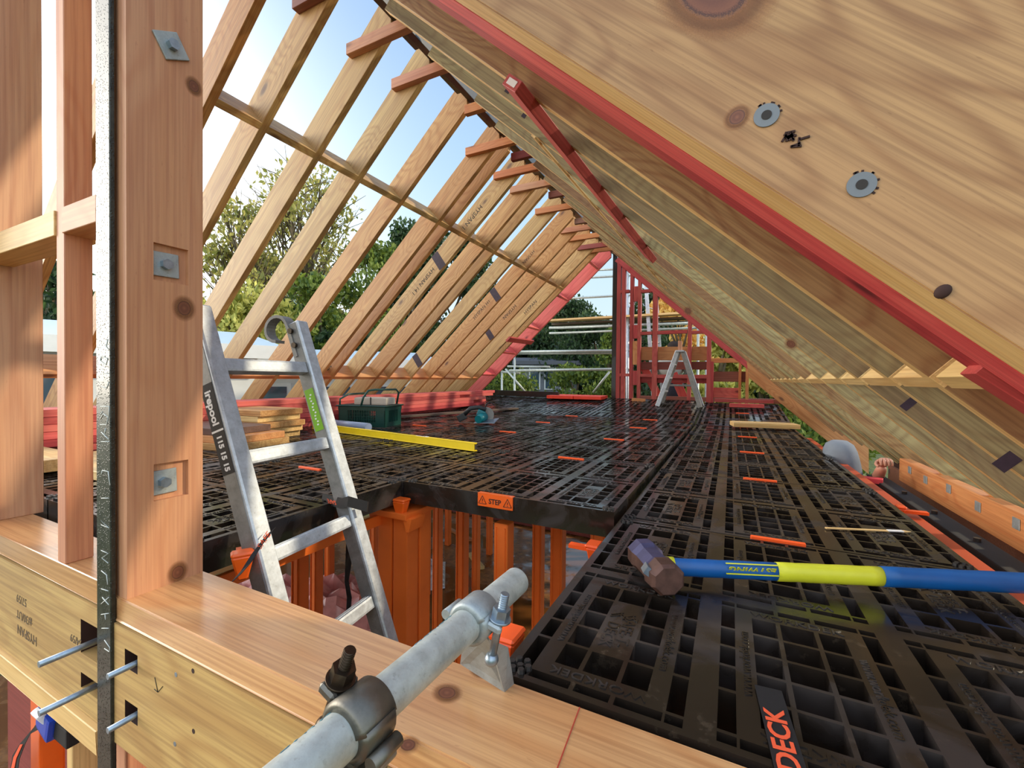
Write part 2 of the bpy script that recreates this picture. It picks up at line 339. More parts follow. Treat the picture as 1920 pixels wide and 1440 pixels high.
def knotmat():
    b = NB('ringed_knot'); tc = b.n('ShaderNodeTexCoord'); v = tc.outputs['Object']; n = b.noise(v, 40, 4, .6)
    ln = b.n('ShaderNodeVectorMath', operation='LENGTH'); b.l(v, ln.inputs[0]); d = b.math('ADD', ln.outputs['Value'], b.math('MULTIPLY_ADD', n, .22, -.11))
    col = b.ramp(d, [(.0, C3(134, 82, 54)), (.22, C3(104, 58, 38)), (.40, C3(122, 72, 46)), (.47, C3(66, 34, 22)), (.53, C3(150, 98, 58)), (.70, C3(124, 76, 44)), (.78, C3(168, 112, 70)), (1, C3(180, 126, 80))])
    b.l(col, b.b.inputs['Base Color']); b.b.inputs['Roughness'].default_value = .5
    tr = b.n('ShaderNodeBsdfTransparent'); mx = b.n('ShaderNodeMixShader'); a = b.ramp(d, [(.0, (1, 1, 1)), (.50, (1, 1, 1)), (.56, (.45, .45, .45)), (.95, (0, 0, 0))])
    b.l(a, mx.inputs[0]); b.l(tr.outputs[0], mx.inputs[1]); b.l(b.b.outputs[0], mx.inputs[2]); b.l(mx.outputs[0], b.t.nodes['Material Output'].inputs[0]); return b.m
M_KNOT = knotmat()
def knot(parent, P, nrm, grain, r, el=1.25):
    bpy.context.view_layer.update(); nrm = Vector(nrm).normalized(); mw = basis(grain, nrm.cross(Vector(grain)), Vector(P)+nrm*.0007)
    m = MB(); m.cyl((0, 0, 0), (0, 0, .0004), 1, seg=32); me = m.mesh('knot'); o = link('knot', me, M_KNOT, parent)
    o.matrix_local = parent.matrix_world.inverted() @ mw @ Matrix.Diagonal((r*2*el, r*2, 1, 1)); return o

# ------------------------------------------------------------------ ground, lower room
struct(MB().box((0, 40, -3.4), (240, 240, .2)).build('ground', M_GRASS))
struct(MB().box((-1.2, 2.4, -1.75), (6.4, 10.2, .1)).build('floor', M_FLOOR))
struct(MB().box((-1.2, 2.4, -2.55), (6.2, 10.0, 1.48)).build('wall_lower', M_SHED))
XR, ZR, TH = -1.467, 2.667, R_(42.5)
TT, CT, ST = math.tan(TH), math.cos(TH), math.sin(TH)
def zl(x): return ZR + TT*(x-XR)      # underside of left slope
def zr(x): return ZR - TT*(x-XR)      # underside of right slope

# ------------------------------------------------------------------ deck panels
PW, PD = 1.0, .9745
def panel_mesh():
    fx = [0, .07, .15, .162, .25, .385, .41, .59, .615, .75, .838, .85, .93, 1.0]
    fy = [0, .035, .075, .088, .15, .28, .295, .425, .44, .56, .575, .705, .72, .85, .912, .925, .965, 1.0]
    cw, ch = PW/3, PD/2; g = .0035
    xs, ys = [], []
    for k in range(3): xs += [k*cw+(g if f == 0 and k == 0 else (-g if f == 1 and k == 2 else 0))+f*cw for f in (fx if k == 0 else fx[1:])]
    for k in range(2): ys += [k*ch+(g if f == 0 and k == 0 else (-g if f == 1 and k == 1 else 0))+f*ch for f in (fy if k == 0 else fy[1:])]
    nx, ny = len(xs)-1, len(ys)-1; n1, n2 = len(fx)-1, len(fy)-1
    def solid(i, j):
        a, b = i % n1, j % n2; lab = (i//n1) != 1
        if a in (1, 11): return b in (0, 2, 5, 7, 9, 11, 14, 16)           # side slots
        if b in (1, 15): return a in (0, 2, 5, 7, 10, 12)                   # end slots
        if a in (0, 2, 3, 9, 10, 12) or b in (0, 2, 3, 13, 14, 16) or a in (5, 7): return True
        if b in (5, 7, 9, 11): return True
        return lab and a == 6 and b in (6, 8, 10)
    bm = bmesh.new(); T, B = 0, -.085
    V = {}
    def v(i, j, z):
        k = (i, j, z)
        if k not in V: V[k] = bm.verts.new((xs[i], ys[j], z))
        return V[k]
    def rib(i, j): return (i % n1 in (4, 6)) or (j % n2 in (4, 6, 8, 10) and i % n1 in (1, 3, 5, 7, 9)) or ((i % n1) in (4, 6) and (j % n2) in (1, 13))
    for i in range(nx):
        for j in range(ny):
            if not solid(i, j): continue
            bm.faces.new((v(i, j, T), v(i+1, j, T), v(i+1, j+1, T), v(i, j+1, T)))
            for di, dj, p, q in ((-1, 0, (i, j+1), (i, j)), (1, 0, (i+1, j), (i+1, j+1)), (0, -1, (i, j), (i+1, j)), (0, 1, (i+1, j+1), (i, j+1))):
                ii, jj = i+di, j+dj; out = not (0 <= ii < nx and 0 <= jj < ny)
                if out or not solid(ii, jj):
                    z = -.098 if out else B
                    bm.faces.new((v(*p, T), v(*p, z), v(*q, z), v(*q, T)))
    bmesh.ops.recalc_face_normals(bm, faces=bm.faces[:])
    me = bpy.data.meshes.new('panel_body'); bm.to_mesh(me); bm.free(); return me, cw, ch, fx, fy
PBODY, cw_, ch_, fx_, fy_ = panel_mesh()
PBODY.materials.append(M_DECK)
def knob_mesh():
    m = MB()
    for (cx, cy) in ((0, 0),):
        for k in range(6):
            a = k*PI/3; m.cyl((cx+.016*math.cos(a)+.0, cy+.016*math.sin(a), -.002), (cx+.016*math.cos(a), cy+.016*math.sin(a), .007), .0072, .006, seg=6)
        m.cyl((cx, cy, -.002), (cx, cy, .005), .006, seg=6)
    return m.mesh('corner_studs')
PKNOB = knob_mesh(); PKNOB.materials.append(M_SKIRT)
def lettering_mesh():
    bm = bmesh.new()
    def add(body, size, cx, cy, ang, xs=1):
        o = text('tmp', body, size, None, None, None, ext=.0012, xs=xs); me = o.data
        me.transform(Matrix.Translation((cx, cy, .0006)) @ Matrix.Rotation(ang, 4, 'Z')); bm.from_mesh(me); bpy.data.objects.remove(o); bpy.data.meshes.remove(me)
    for i in range(3):
        for j in range(2):
            x0, y0 = i*cw_, j*ch_; xc, yc = x0+cw_/2, y0+ch_/2
            add('www.workdek.com', .026, x0+.20*cw_, yc, PI/2); add('www.workdek.com', .026, x0+.80*cw_, yc, -PI/2)
            add('WORKDEK', .026, xc, y0+.112*ch_, PI, 1.3); add('WORKDEK', .026, xc, y0+.888*ch_, 0, 1.3)
            if i != 1:
                add('SAFE-T-', .036, xc+.013, yc-.01, -PI/2); add('DECK', .036, xc-.016, yc-.035, -PI/2)
                m = MB()
                for s in (0, 1):
                    for t in (0, 1):
                        zz = yc+.045; xx = xc-.018+.026*s
                        m.box((xx, zz-.008*t+.004, .001), (.03, .0025, .0022), rot=Matrix.Rotation(R_(38), 3, 'Z')); m.box((xx+.012, zz-.008*t+.004, .001), (.02, .0025, .0022), rot=Matrix.Rotation(R_(-38), 3, 'Z'))
                me = m.mesh(); bm.from_mesh(me); bpy.data.meshes.remove(me)
    me = bpy.data.meshes.new('raised_lettering'); bm.to_mesh(me); bm.free(); me.materials.append(M_DECK); return me
PLET = lettering_mesh()
def panel(x0, y0, z0, label, group, rx=0, sy=1.0, near=True, sx=1.0):
    t = bpy.data.objects.new('safety_grating', None); C.objects.link(t); t.location = (x0, y0, z0); t.rotation_euler = (rx, 0, 0); t.scale = (sx, sy, 1); t.empty_display_size = .1
    tag(t, label, 'grating', group)
    for nm, me in (('panel_body', PBODY),) + ((('raised_lettering', PLET),) if near else ()):
        o = bpy.data.objects.new(nm, me); C.objects.link(o); o.parent = t
    for cx, cy in ((.032, .032), (PW-.032, .032), (.032, PD-.032), (PW-.032, PD-.032)):
        o = bpy.data.objects.new('corner_stud', PKNOB); C.objects.link(o); o.parent = t; o.location = (cx, cy, 0)
    return t
def ramp_z(y): return 0 if y <= 4.85 else .0865*(y-4.85)/.9745
for k in range(7):
    y0 = k*PD; z0, z1 = ramp_z(y0), ramp_z(y0+PD)
    panel(0.004, y0, z0, 'black grid deck panel in the right-hand strip, %s from the front sill' % ORD[k], 'black safety deck panels', rx=math.atan2(z1-z0, PD), near=k < 4)
for c in range(4):
    for k in range(-1 if c else 0, 6):
        y0 = .9213+k*PD; z0, z1 = .034+ramp_z(y0), .034+ramp_z(y0+PD); sy = 1
        if k == -1: y0 = .018; sy = .926
        sx = .8 if c == 3 else 1
        lab = 'black grid deck panel, %s column left of the right-hand strip, %s row back' % (ORD[c], ORD[k+1] if c else ORD[k])
        if c == 0 and k == 0: lab = 'black grid deck panel whose front edge carries the orange STEP sign'
        panel(-1.004*(c+1) if c < 3 else -3.012-.8, y0, z0, lab, 'black safety deck panels', rx=math.atan2(z1-z0, PD), sy=sy, near=(k < 2 and c < 2), sx=sx)
# orange joining strips lying in the seams
def strip(x, y, z, L, lab):
    tag(MB().box((0, 0, .003), (L, .016, .012), bev=.002).build('joining_strip', M_ORANGE2, mw=Matrix.Translation((x, y, z))), lab, 'strip', 'orange strips in the deck seams')
for k in range(1, 7):
    strip(.515, k*PD, ramp_z(k*PD), .155, 'orange plastic strip in the right-hand deck strip, %s seam from the front' % ORD[k-1])
for (x, y, lab) in ((-.50, 1.87, 'orange strip on the deck, nearest one left of the long seam'), (-.47, 2.845, 'orange strip on the deck two panels behind the STEP sign'), (-.46, 3.82, 'orange strip on the deck three panels behind the STEP sign'),
                    (-1.44, 2.845, 'orange strip on the deck in front of the circular saw'), (-1.5, 3.82, 'orange strip on the deck right of the circular saw'), (-1.5, 4.8, 'orange strip far back on the deck, farthest one on the left side'),
                    (-1.62, .90, 'orange strip on the deck between the ladder rails'), (-2.45, 2.845, 'orange strip on the deck right of the green basket'), (-2.5, .45, 'orange strip on the deck seen left of the ladder'), (-.5, 4.80, 'orange strip far back in the middle of the deck')):
    strip(x, y, .034+ramp_z(y), .165, lab)
# STEP sign
t = thing('step_sign', 'orange STEP warning plate with two warning triangles on the black deck edge', 'sign', (-.507, .9225, .006))
MB().box((0, -.0035, 0), (.168, .005, .054), bev=.0015).build('plate', M_ORANGE, t)
MB().box((0, .006, .028), (.168, .024, .003)).build('lip', M_ORANGE, t)
text('lettering', 'STEP', .030, M_DARK, t, basis((1, 0, 0), (0, 0, 1), (-.507, .9163, .004)), bold=.0007, xs=.95)
for s in (-1, 1):
    m = MB(); cx = s*.060
    P = [Vector((cx-.019, 0, -.015)), Vector((cx+.019, 0, -.015)), Vector((cx, 0, .019))]
    for a, b in ((0, 1), (1, 2), (2, 0)): m.tube([P[a]+Vector((0, -.0065, 0)), P[b]+Vector((0, -.0065, 0))], .0013, 6)
    m.tube([(cx, -.0065, .006), (cx, -.0065, -.004)], .0015, 6); m.tube([(cx, -.0065, -.008), (cx, -.0065, -.011)], .0015, 6)
    m.build('warning_triangle', M_DARK, t)

# ------------------------------------------------------------------ orange legs below
def legmesh(w, h):
    m = MB(); m.box((0, 0, -h/2), (w, w, h), bev=.004)
    for s in (-1, 1): m.box((s*w*.32, -w/2-.002, -h/2), (.006, .006, h*.98))
    return m.mesh('deck_leg')
LM = legmesh(.066, 1.6)
LM.materials.append(M_LEG)
_legs = [(atd(783, 1000, 5.3), 'slim, next to the right of the corner column'), (atd(800, 1000, 4.45), 'second slim one right of the corner column'), (atd(821, 1000, 3.75), 'third one right of the corner column, wider'), (atd(840, 1000, 5.8), 'standing far back by the pale offcut'),
         (atd(867, 1000, 2.9), 'left of the STEP sign'), (atd(893, 1000, 4.4), 'directly below the left end of the STEP sign'), (atd(918, 1000, 5.5), 'short looking and far back under the STEP sign'), (atd(945, 1000, 1.9), 'broad, below the right end of the STEP sign'),
         (atd(1010, 1000, 2.9), 'right of the STEP sign, above the scaffold tube end'), (atd(1047, 1000, 2.3), 'right of the scaffold tube end'), (atd(703, 1000, 3.9), 'just left of the corner column'), (atd(563, 1000, 2.4), 'between the ladder rails, broad'),
         (atd(594, 1000, 3.2), 'between the ladder rails, middle'), (atd(618, 1000, 4.1), 'between the ladder rails, slim'), (atd(1125, 1000, 1.85), 'under the right-hand strip edge')]
for p, l in _legs:
    o = link('support_pillar', LM, mw=Matrix.Translation((p.x, p.y, -.10))); tag(o, 'orange plastic pillar under the deck, ' + l, 'pillar', 'orange legs under the deck')
t = thing('corner_column', 'thick orange column of four legs under the inner corner of the deck', 'column', (-1.04, .97, -.10))
for i, (a, b) in enumerate(((-.047, -.04), (.047, -.04), (-.047, .055), (.047, .055))):
    MB().box((a, b, -.8), (.082, .082, 1.6), bev=.006).build('leg', M_LEG, t)
MB().box((0, 0, -.012), (.21, .22, .03), bev=.006).build('head_plate', M_LEG, t)
for s in (-1, 1): MB().box((s*.105, -.05, -.05), (.05, .1, .06), taper=(.3, 1)).build('gusset', M_LEG, t)
def bracket(p, rz, lab, sc=1.0, mat=None):
    m = MB(); m.box((0, 0, -.045*sc), (.072*sc, .05*sc, .09*sc), bev=.005, taper=(.45, .4)); m.box((0, .002, .004), (.074*sc, .056*sc, .012), bev=.005); m.box((0, .045, -.012), (.03, .09, .012))
    tag(m.build('wedge_bracket', mat or M_ORANGE, mw=Matrix.Translation(p) @ Matrix.Rotation(rz, 4, 'Z')), lab, 'bracket', 'orange wedge brackets')
bracket((-.985, .885, -.045), 0, 'orange wedge bracket under the inner corner of the deck')
bracket(at(455, 1040, 0, -.88) + Vector((0, 0, .0)), R_(60), 'orange wedge bracket behind the left ladder rail', .8)
bracket((-.045, .80, -.055), R_(90), 'orange wedge bracket right of the STEP sign', .9, M_ORANGE2)
bracket(at(957, 1192, 0, -.04), R_(90), 'orange wedge bracket behind the scaffold clamp', .9, M_ORANGE2)
# orange rails around the stair hole
tag(timber('orange_rail', (-1.12, .03, -.155), (-1.12, .9, -.155), .02, .05, M_LEG), 'orange plastic rail under the left edge of the deck hole', 'rail')
tag(timber('orange_rail', (1.075, -.1, -.075), (1.075, 4.6, -.075), .06, .05, plain('dull_orange_plastic', C3(196, 78, 34), .5)), 'long orange rail beyond the right edge of the deck', 'rail')
for i, (px, py) in enumerate(((1668, 945), (1700, 952))):
    p = at(px-12, py, 0, 1.03); bracket((p.x, p.y, p.z-.0), R_(-90), 'orange clip on the right deck edge, %s' % ('farther one' if i == 0 else 'nearer one'), .6, M_ORANGE2)
# floor objects in the hole
tag(timber('timber_offcut', (-2.52, 3.95, -1.68), (-2.18, 3.66, -1.68), .07, .035, W_EDGE), 'short yellow timber offcut lying on the wet floor below', 'timber')
tag(timber('timber_offcut', (-3.35, 4.6, -1.68), (-2.75, 4.35, -1.68), .06, .03, W_ORANGE), 'long thin pale offcut on the floor between far legs', 'timber')
tag(timber('bottom_plate', (-4.0, 5.35, -1.66), (.5, 5.2, -1.66), .09, .06, W_BROWN), 'dull brown bottom plate across the floor below', 'timber')
for i in range(7):
    x = -3.7+i*.62; tag(timber('wall_stud', (x, 5.3, -1.6), (x, 5.3, -.1), .045, .09, W_ORANGE, up=(0, 1, 0)), 'brown stud of the lower wall far below the deck, %s from the left' % ORD[i], 'stud', 'studs of the lower far wall')
for i in range(3): tag(timber('timber_length', (-4.0, 1.2+i*.5, -1.3+i*.25), (-3.6, 5.0, -1.3+i*.25), .05, .09, W_EDGE), 'pale length of framing on the lower left wall, %s up' % ORD[i], 'timber', 'lower left framing')
m = MB(); gx = 26
for (cx, cy, cz, lx, ly, lz, rz) in ((-2.6, 1.75, -1.45, 2.6, .9, .4, .25),):
    for i in range(gx):
        pass
def crumple(name, c, sx, sy, h, mat, lab, cat, seed, rz=0):
    rnd = random.Random(seed); n = 22; bm = bmesh.new(); g = []
    for i in range(n):
        row = []
        for j in range(n):
            u, v = i/(n-1)*2-1, j/(n-1)*2-1; d = max(0, 1-u**4)*max(0, 1-v**4)
            row.append(bm.verts.new((u*sx/2, v*sy/2, h*d*(.55+.45*rnd.random()))))
        g.append(row)
    for i in range(n-1):
        for j in range(n-1): bm.faces.new((g[i][j], g[i+1][j], g[i+1][j+1], g[i][j+1]))
    b0 = [g[0][j] for j in range(n)]
    me = bpy.data.meshes.new(name); bm.to_mesh(me); bm.free()
    return tag(link(name, me, mat, mw=Matrix.Translation(c) @ Matrix.Rotation(rz, 4, 'Z')), lab, cat)
crumple('wrapped_bundle', (-3.2, 1.9, -1.7), 1.9, .7, .42, plain('pink_wrapped_timber', C3(222, 150, 142), .22, var=.4, scale=3, coat=.6), 'long plastic wrapped pinkish timber bundle on the lower floor', 'bundle', 3, R_(35))
crumple('plastic_sheet', (-2.85, 3.1, -1.7), .9, .7, .16, M_SHEET, 'crumpled clear plastic sheet on the wet floor behind the corner column', 'plastic sheet', 4, R_(35))
crumple('plastic_sheet', (-2.3, 1.5, -1.7), 1.3, .5, .2, M_SHEET, 'crumpled white wrap beside the bundle, seen between the ladder rails', 'plastic sheet', 5, R_(35))

# ------------------------------------------------------------------ left slope rafters
LY = [.335, .69, .985, 1.365, 1.74, 2.215, 2.745, 2.92, 3.27, 3.64, 3.855, 4.33, 4.77, 5.13, 5.51, 5.99, 6.22]
LYO = LY[1:]
def rafter(name, side, y0, th, dep, x_lo, x_hi, mat, z_off=0, lip=0):
    """x_lo/x_hi: plan positions of lower/upper end, plumb cut at the top"""
    z = zl if side < 0 else zr
    lo = Vector((x_lo, y0, z(x_lo)+z_off)); hi = Vector((x_hi, y0, z(x_hi)+z_off)); d = (hi-lo); L = d.length; d.normalize()
    v = dep/CT; sh = v*ST
    # local X along slope, local Z perpendicular
    pts = [(0, 0, 0), (L, 0, 0), (L+sh, 0, dep), (sh*.0, 0, dep)]
    m = MB().poly(pts, (0, th if side < 0 else -th, 0))
    bmesh.ops.bevel(m.bm, geom=m.bm.edges[:], offset=.0015, segments=1, affect='EDGES')
    mw = ortho(d, (0, 0, 1), lo)
    return m.build(name, mat, mw=mw)
for i, y in enumerate(LY):
    nm = 'natural' if i < 16 else 'last natural'
    o = rafter('left_rafter', -1, y, .045, .20, -4.5, XR-.035, W_LEFT)
    lab = ('laminated rafter on the left slope, %s from the near wall' % ORD[i])
    if i == 0: lab = 'laminated rafter on the left slope, mostly hidden behind the big post'
    tag(o, lab, 'rafter', 'rafters of the left slope')
def stamp(px, py, Y, body, size, parent_lab=None, flip=False):
    pass
LR = [o for o in C.objects if o.name.startswith('left_rafter')]
LR.sort(key=lambda o: o.location.y)
def slope_stamp(o, s, body, size, off=.10, flip=False):
    mw = o.matrix_world if o.matrix_world.translation.length else o.matrix_local
    mw = o.matrix_local @ basis((1, 0, 0) if not flip else (-1, 0, 0), (0, 0, 1) if not flip else (0, 0, -1), (s, -.0008, off))
    bpy.context.view_layer.update(); return text('printed_stamp', body, size, M_INK, o, mw, ext=.0003)
slope_stamp(LR[1], 2.55, 'HYSPAN 200x45', .055, .10, True); slope_stamp(LR[1], 3.0, '#4A', .06)
slope_stamp(LR[8], 2.45, 'HYSPAN 14.1', .07, .09, True); slope_stamp(LR[8], 3.3, 'HYSPAN 17.0', .07, .11, True)
slope_stamp(LR[12], 2.3, 'HYSPAN H1', .07); slope_stamp(LR[12], 3.3, 'HYSPAN', .06, .1, True); slope_stamp(LR[14], 2.4, 'HYSPAN', .08, .1, True); slope_stamp(LR[15], 2.6, 'HYSPAN', .08, .1); slope_stamp(LR[7], .9, 'HYSPAN', .07, .1)
for o, s in ((LR[8], 2.75), (LR[12], 2.6), (LR[14], 1.9), (LR[11], 1.2)):
    MB().box((s, -.0005, .10), (.10, .001, .198), rot=Matrix.Rotation(.12, 3, 'Y')).build('sealer_mark', M_PURPLE, o)
# red rafter at the gable with red blocks
o = rafter('red_rafter', -1, 6.80, .045, .22, -4.3, XR-.04, W_RED); tag(o, 'bright red treated rafter closing the far end of the left slope', 'rafter')
for i, s in enumerate((.75, 1.35, 2.0, 2.75, 3.5)):
    x = -4.3+s*CT; p = Vector((x, 6.53, zl(x)))
    tag(MB().box((0, 0, .10), (.04, .50, .19), bev=.002).build('red_block', W_RED, mw=Matrix.Translation(p) @ Matrix.Rotation(-TH, 4, 'Y')), 'red block between the last left rafters, %s from the bottom' % ORD[i], 'block', 'red blocks at the gable')
tag(timber('red_batten', Vector((-3.05, 5.95, zl(-3.05)-.02)), Vector((-3.02, 6.9, zl(-3.02)-.03)), .10, .035, W_RED2, up=(-ST, 0, CT)), 'red board nailed under the last left rafters', 'board')
# blocking rows, left
def block_row(x, ys, th, dep, mat, side, name, lab, group, tilt=True):
    for i, (a, b) in enumerate(zip(ys, ys[1:])):
        if b-a < .13: pass
        z = zl(x) if side < 0 else zr(x)
        ya, yb = (a+.045, b) if side < 0 else (a, b-.045)
        if yb-ya < .03: continue
        m = MB().box((0, 0, dep/2), (yb-ya+.002, th, dep), bev=.0015)
        rot = Matrix.Rotation(TH if side > 0 else -TH, 4, 'Y')
        mw = Matrix.Translation((x, (ya+yb)/2, z)) @ rot @ Matrix.Rotation(PI/2, 4, 'Z')
        tag(m.build(name, mat, mw=mw), lab % ORD[i], 'block', group)
block_row(-2.17, LY[1:], .045, .19, W_LEFT, -1, 'rafter_block', 'block in the upper row between left rafters, %s from the near end', 'upper blocks between left rafters')
block_row(-3.82, LY[:], .045, .19, W_ORANGE, -1, 'eave_block', 'block in the lower row between left rafters, %s from the near end', 'lower blocks between left rafters')
# far left: blocks seen between the studs, roof continuing towards the camera side
for i, y in enumerate((-.15, .1)):
    pass
# collar ties
for i, (y, mt) in enumerate(((.94, W_BROWN), (1.32, W_POST), (1.695, W_POST), (2.17, W_ORANGE), (2.70, W_ORANGE), (2.92+.045, W_BROWN), (3.225, W_ORANGE), (3.595, W_POST), (3.9, W_BROWN), (4.285, W_ORANGE), (4.815, W_BROWN), (5.085, W_POST), (5.46, W_ORANGE), (5.94, W_BROWN), (6.17, W_ORANGE))):
    x0 = -1.83 if i % 3 != 2 else -1.80
    if i in (3, 5, 8, 10): x0 = XR-.03
    tag(timber('collar_tie', (x0, y+.0225, 2.595), (-1.08, y+.0225, 2.595), .045, .07, mt), 'short collar tie across the ridge, %s from the near end' % ORD[i], 'collar tie', 'collar ties under the ridge beam')
struct_r = tag(timber('ridge_beam', (XR, -.4, 2.83), (XR, 6.84, 2.83), .05, .29, M_BLACK, bev=.002), 'black ridge beam running the length of the roof', 'beam')
for i in range(12):
    y = .9+i*.5
    tag(timber('ridge_packer', (XR-.06, y, 2.74), (XR-.06, y+.25, 2.74), .045, .05, M_BLACK), 'dark packer beside the ridge beam, %s from the near end' % ORD[i], 'packer', 'dark packers along the ridge beam')

# ------------------------------------------------------------------ right slope rafters
RY = [.89, 1.235, 1.63, 2.01, 2.53, 3.10, 3.55, 3.91, 4.19, 4.62, 5.0, 5.4, 5.9, 6.37]
RR = []
for i, y in enumerate(RY):
    xh = XR+.035+(0, .0, .0, .12, 0, .1, .02, .15, 0, .1, .05, .1, 0, .05)[i]
    z = zr; xl = 1.60; lo = Vector((xl, y, z(xl))); hi = Vector((xh, y, z(xh))); d = hi-lo; L = d.length; d.normalize(); v = .24/CT*ST
    m = MB().poly([(0, 0, 0), (L, 0, 0), (L+v*.0+.0, 0, .24), (-.0, 0, .24)], (0, -.045, 0))
    bmesh.ops.bevel(m.bm, geom=m.bm.edges[:], offset=.0015, segments=1, affect='EDGES')
    o = m.build('right_rafter', [W_RIGHT, W_EDGE], mw=ortho(d, (0, 0, 1), lo))
    for p in o.data.polygons:
        if p.normal.z < -.9: p.material_index = 1  # underside gets paler wood, light on it put into the colour
    tag(o, 'deep laminated rafter on the right slope, %s behind the red timbers' % ORD[i], 'rafter', 'rafters of the right slope'); RR.append(o)
def rmark(o, px, py, w, h=.12):
    P = at(px, py, 1, o.location.y-.0); l = o.matrix_local.inverted() @ P
    MB().box((l.x, .0005, l.z), (w, .001, h)).build('sealer_mark', M_PURPLE, o)
bpy.context.view_layer.update()
rmark(RR[2], 1703, 758, .03, .05); rmark(RR[1], 1888, 866, .04, .06); rmark(RR[2], 985, 213, .03, .05); rmark(RR[1], 955, 165, .03, .05)
for k, (oi, px, py) in enumerate(((3, 1290, 583), (2, 1483, 645))):
    o = RR[oi]; knot(o, at(px, py, 1, o.location.y), (0, -1, 0), (-CT, 0, ST), .014)
# near laminated board with red timbers
def rslab(name, y0, y1, dep, xl, xh, mat, zo=0):
    lo = Vector((xl, y0, zr(xl)+zo)); hi = Vector((xh, y0, zr(xh)+zo)); d = hi-lo; L = d.length
    m = MB().poly([(0, 0, 0), (L, 0, 0), (L, 0, dep), (0, 0, dep)], (0, -(y1-y0), 0)); bmesh.ops.bevel(m.bm, geom=m.bm.edges[:], offset=.003, segments=2, affect='EDGES')
    o = m.build(name, [mat, W_EDGE], mw=ortho(d, (0, 0, 1), lo))
    if name == 'laminated_board':
        for p in o.data.polygons:
            if p.normal.z < -.9: p.material_index = 1  # board underside painted paler, as if lit from below
    return o
o = rslab('laminated_board', .36, .46, .85, 1.75, -1.3, W_NEAR); tag(o, 'huge laminated timber board filling the upper right, with washers set in it', 'board')
NB_ = o; bpy.context.view_layer.update()
for (px, py, kind) in ((1437, 217, 1), (1615, 347, 1), (1767, 547, 2)):
    P = at(px, py, 1, .36); l = o.matrix_local.inverted() @ P
    if kind == 1:
        m = MB(); r = .0235
        for k in range(24):
            pass
        m.cyl((l.x, -.0, l.z), (l.x, .003, l.z), r, seg=28); m.build('washer', M_SEAL, o)
        MB().cyl((l.x, .001, l.z), (l.x, .0042, l.z), .0095, seg=20).build('bolt_hole', M_INK, o)
        q = MB()
        for k in range(9):
            a = random.random()*PI+.2; q.box((l.x+math.cos(a)*.025, .0006, l.z+math.sin(a)*.024), (.007, .0012, .004), rot=Matrix.Rotation(-a, 3, 'Y'))
        q.build('splinter_ring', M_DARK, o)
    else: MB().sph((l.x, .002, l.z), .011, (1, .5, 1.3)).build('resin_blob', M_DARK, o)
P = at(1487, 258, 1, .36); l = o.matrix_local.inverted() @ P; q = MB()
for k in range(12): q.box((l.x+random.uniform(-.02, .02), .0015, l.z+random.uniform(-.012, .012)), (.018, .003, .004), rot=Matrix.Rotation(random.random()*3, 3, 'Y'))
q.build('splintered_hole', M_DARK, o)
knot(o, at(1382, 220, 1, .36), (0, -1, 0), (CT, 0, ST), .014, 1.1)
knot(o, at(1335, -18, 1, .36), (0, -1, 0), (-CT, 0, ST), .05, 1.6)
o = rslab('red_timber', .462, .556, .09, 1.75, -1.3, W_RED); tag(o, 'bright red timber fixed behind the huge laminated board', 'timber')
o = rslab('red_timber', .558, .655, .09, 1.3, -1.3, W_RED2, .012); tag(o, 'darker red timber between the bright red one and the first rafter', 'timber')
P = at(1860, 730, 1, .60)
tag(timber('red_cleat', P+Vector((-.03, 0, .045)), P+Vector((.16, 0, -.115)), .07, .03, W_RED2), 'short dark red cleat under the red timbers at the right edge', 'timber')
block_row(.87, [.66]+RY, .045, .13, W_EDGE, 1, 'eave_block', 'pale block between right rafters, %s from the near end', 'blocks between right rafters')
# red brace and thin batten under the right rafters
a = Vector((-.385, .80, zr(-.385)-.03)); b = Vector((-.20, 2.86, zr(-.20)-.03))
t = tag(timber('red_brace', a, b, .085, .045, W_RED2, up=(ST, 0, CT), bev=.002), 'red brace nailed diagonally under the right rafters, paper tag on its end', 'brace')
MB().box((-.001, .0, .0), (.001, .05, .024)).build('paper_tag', M_WHITE, t)
a = at(1060, 350, 1, 1.9); 
def onr(px, py, off=-.012):
    n = Vector((ST, 0, CT)); k = n.dot(Vector((XR, 0, ZR)))+off; d = ray(px, py); return CAM+d*((k-n.dot(CAM))/n.dot(d))
tag(timber('thin_batten', onr(1000, 255), onr(1248, 540), .035, .012, W_EDGE, up=(ST, 0, CT)), 'thin pale batten running diagonally under the right rafters towards the ridge', 'batten')

# ------------------------------------------------------------------ right eave
o = timber('eave_beam', (1.42, .5, -.06), (1.42, 3.1, -.06), .06, .15, W_ORANGE, bev=.004); tag(o, 'warm orange eave beam along the right side with nail plates', 'beam')
for k, (x_, z_) in enumerate(((.25, .02), (.62, .035), (.95, .01), (1.25, .03), (1.55, .02), (1.85, .035), (2.15, .02), (2.4, .03))):
    MB().box((x_, .032, z_), (.05, .004, .045), bev=.0015).build('nail_plate', M_WASH, o)
tag(MB().box((1.52, 2.0, -.45), (.02, 3.6, .62)).build('brown_lining', W_BROWN), 'dark brown board below the right eave beam', 'board')
o = timber('black_gutter', (1.24, .5, -.155), (1.24, 3.0, -.155), .09, .12, plain('matt_black_channel', C3(26, 26, 27), .7), bev=.006); tag(o, 'black channel running along the right eave below the beam', 'channel')
for k in range(6): MB().cyl((.35+.4*k, 0, .06), (.35+.4*k, 0, .075), .012, seg=8).build('screw_head', M_BLACK, o)
q = 0
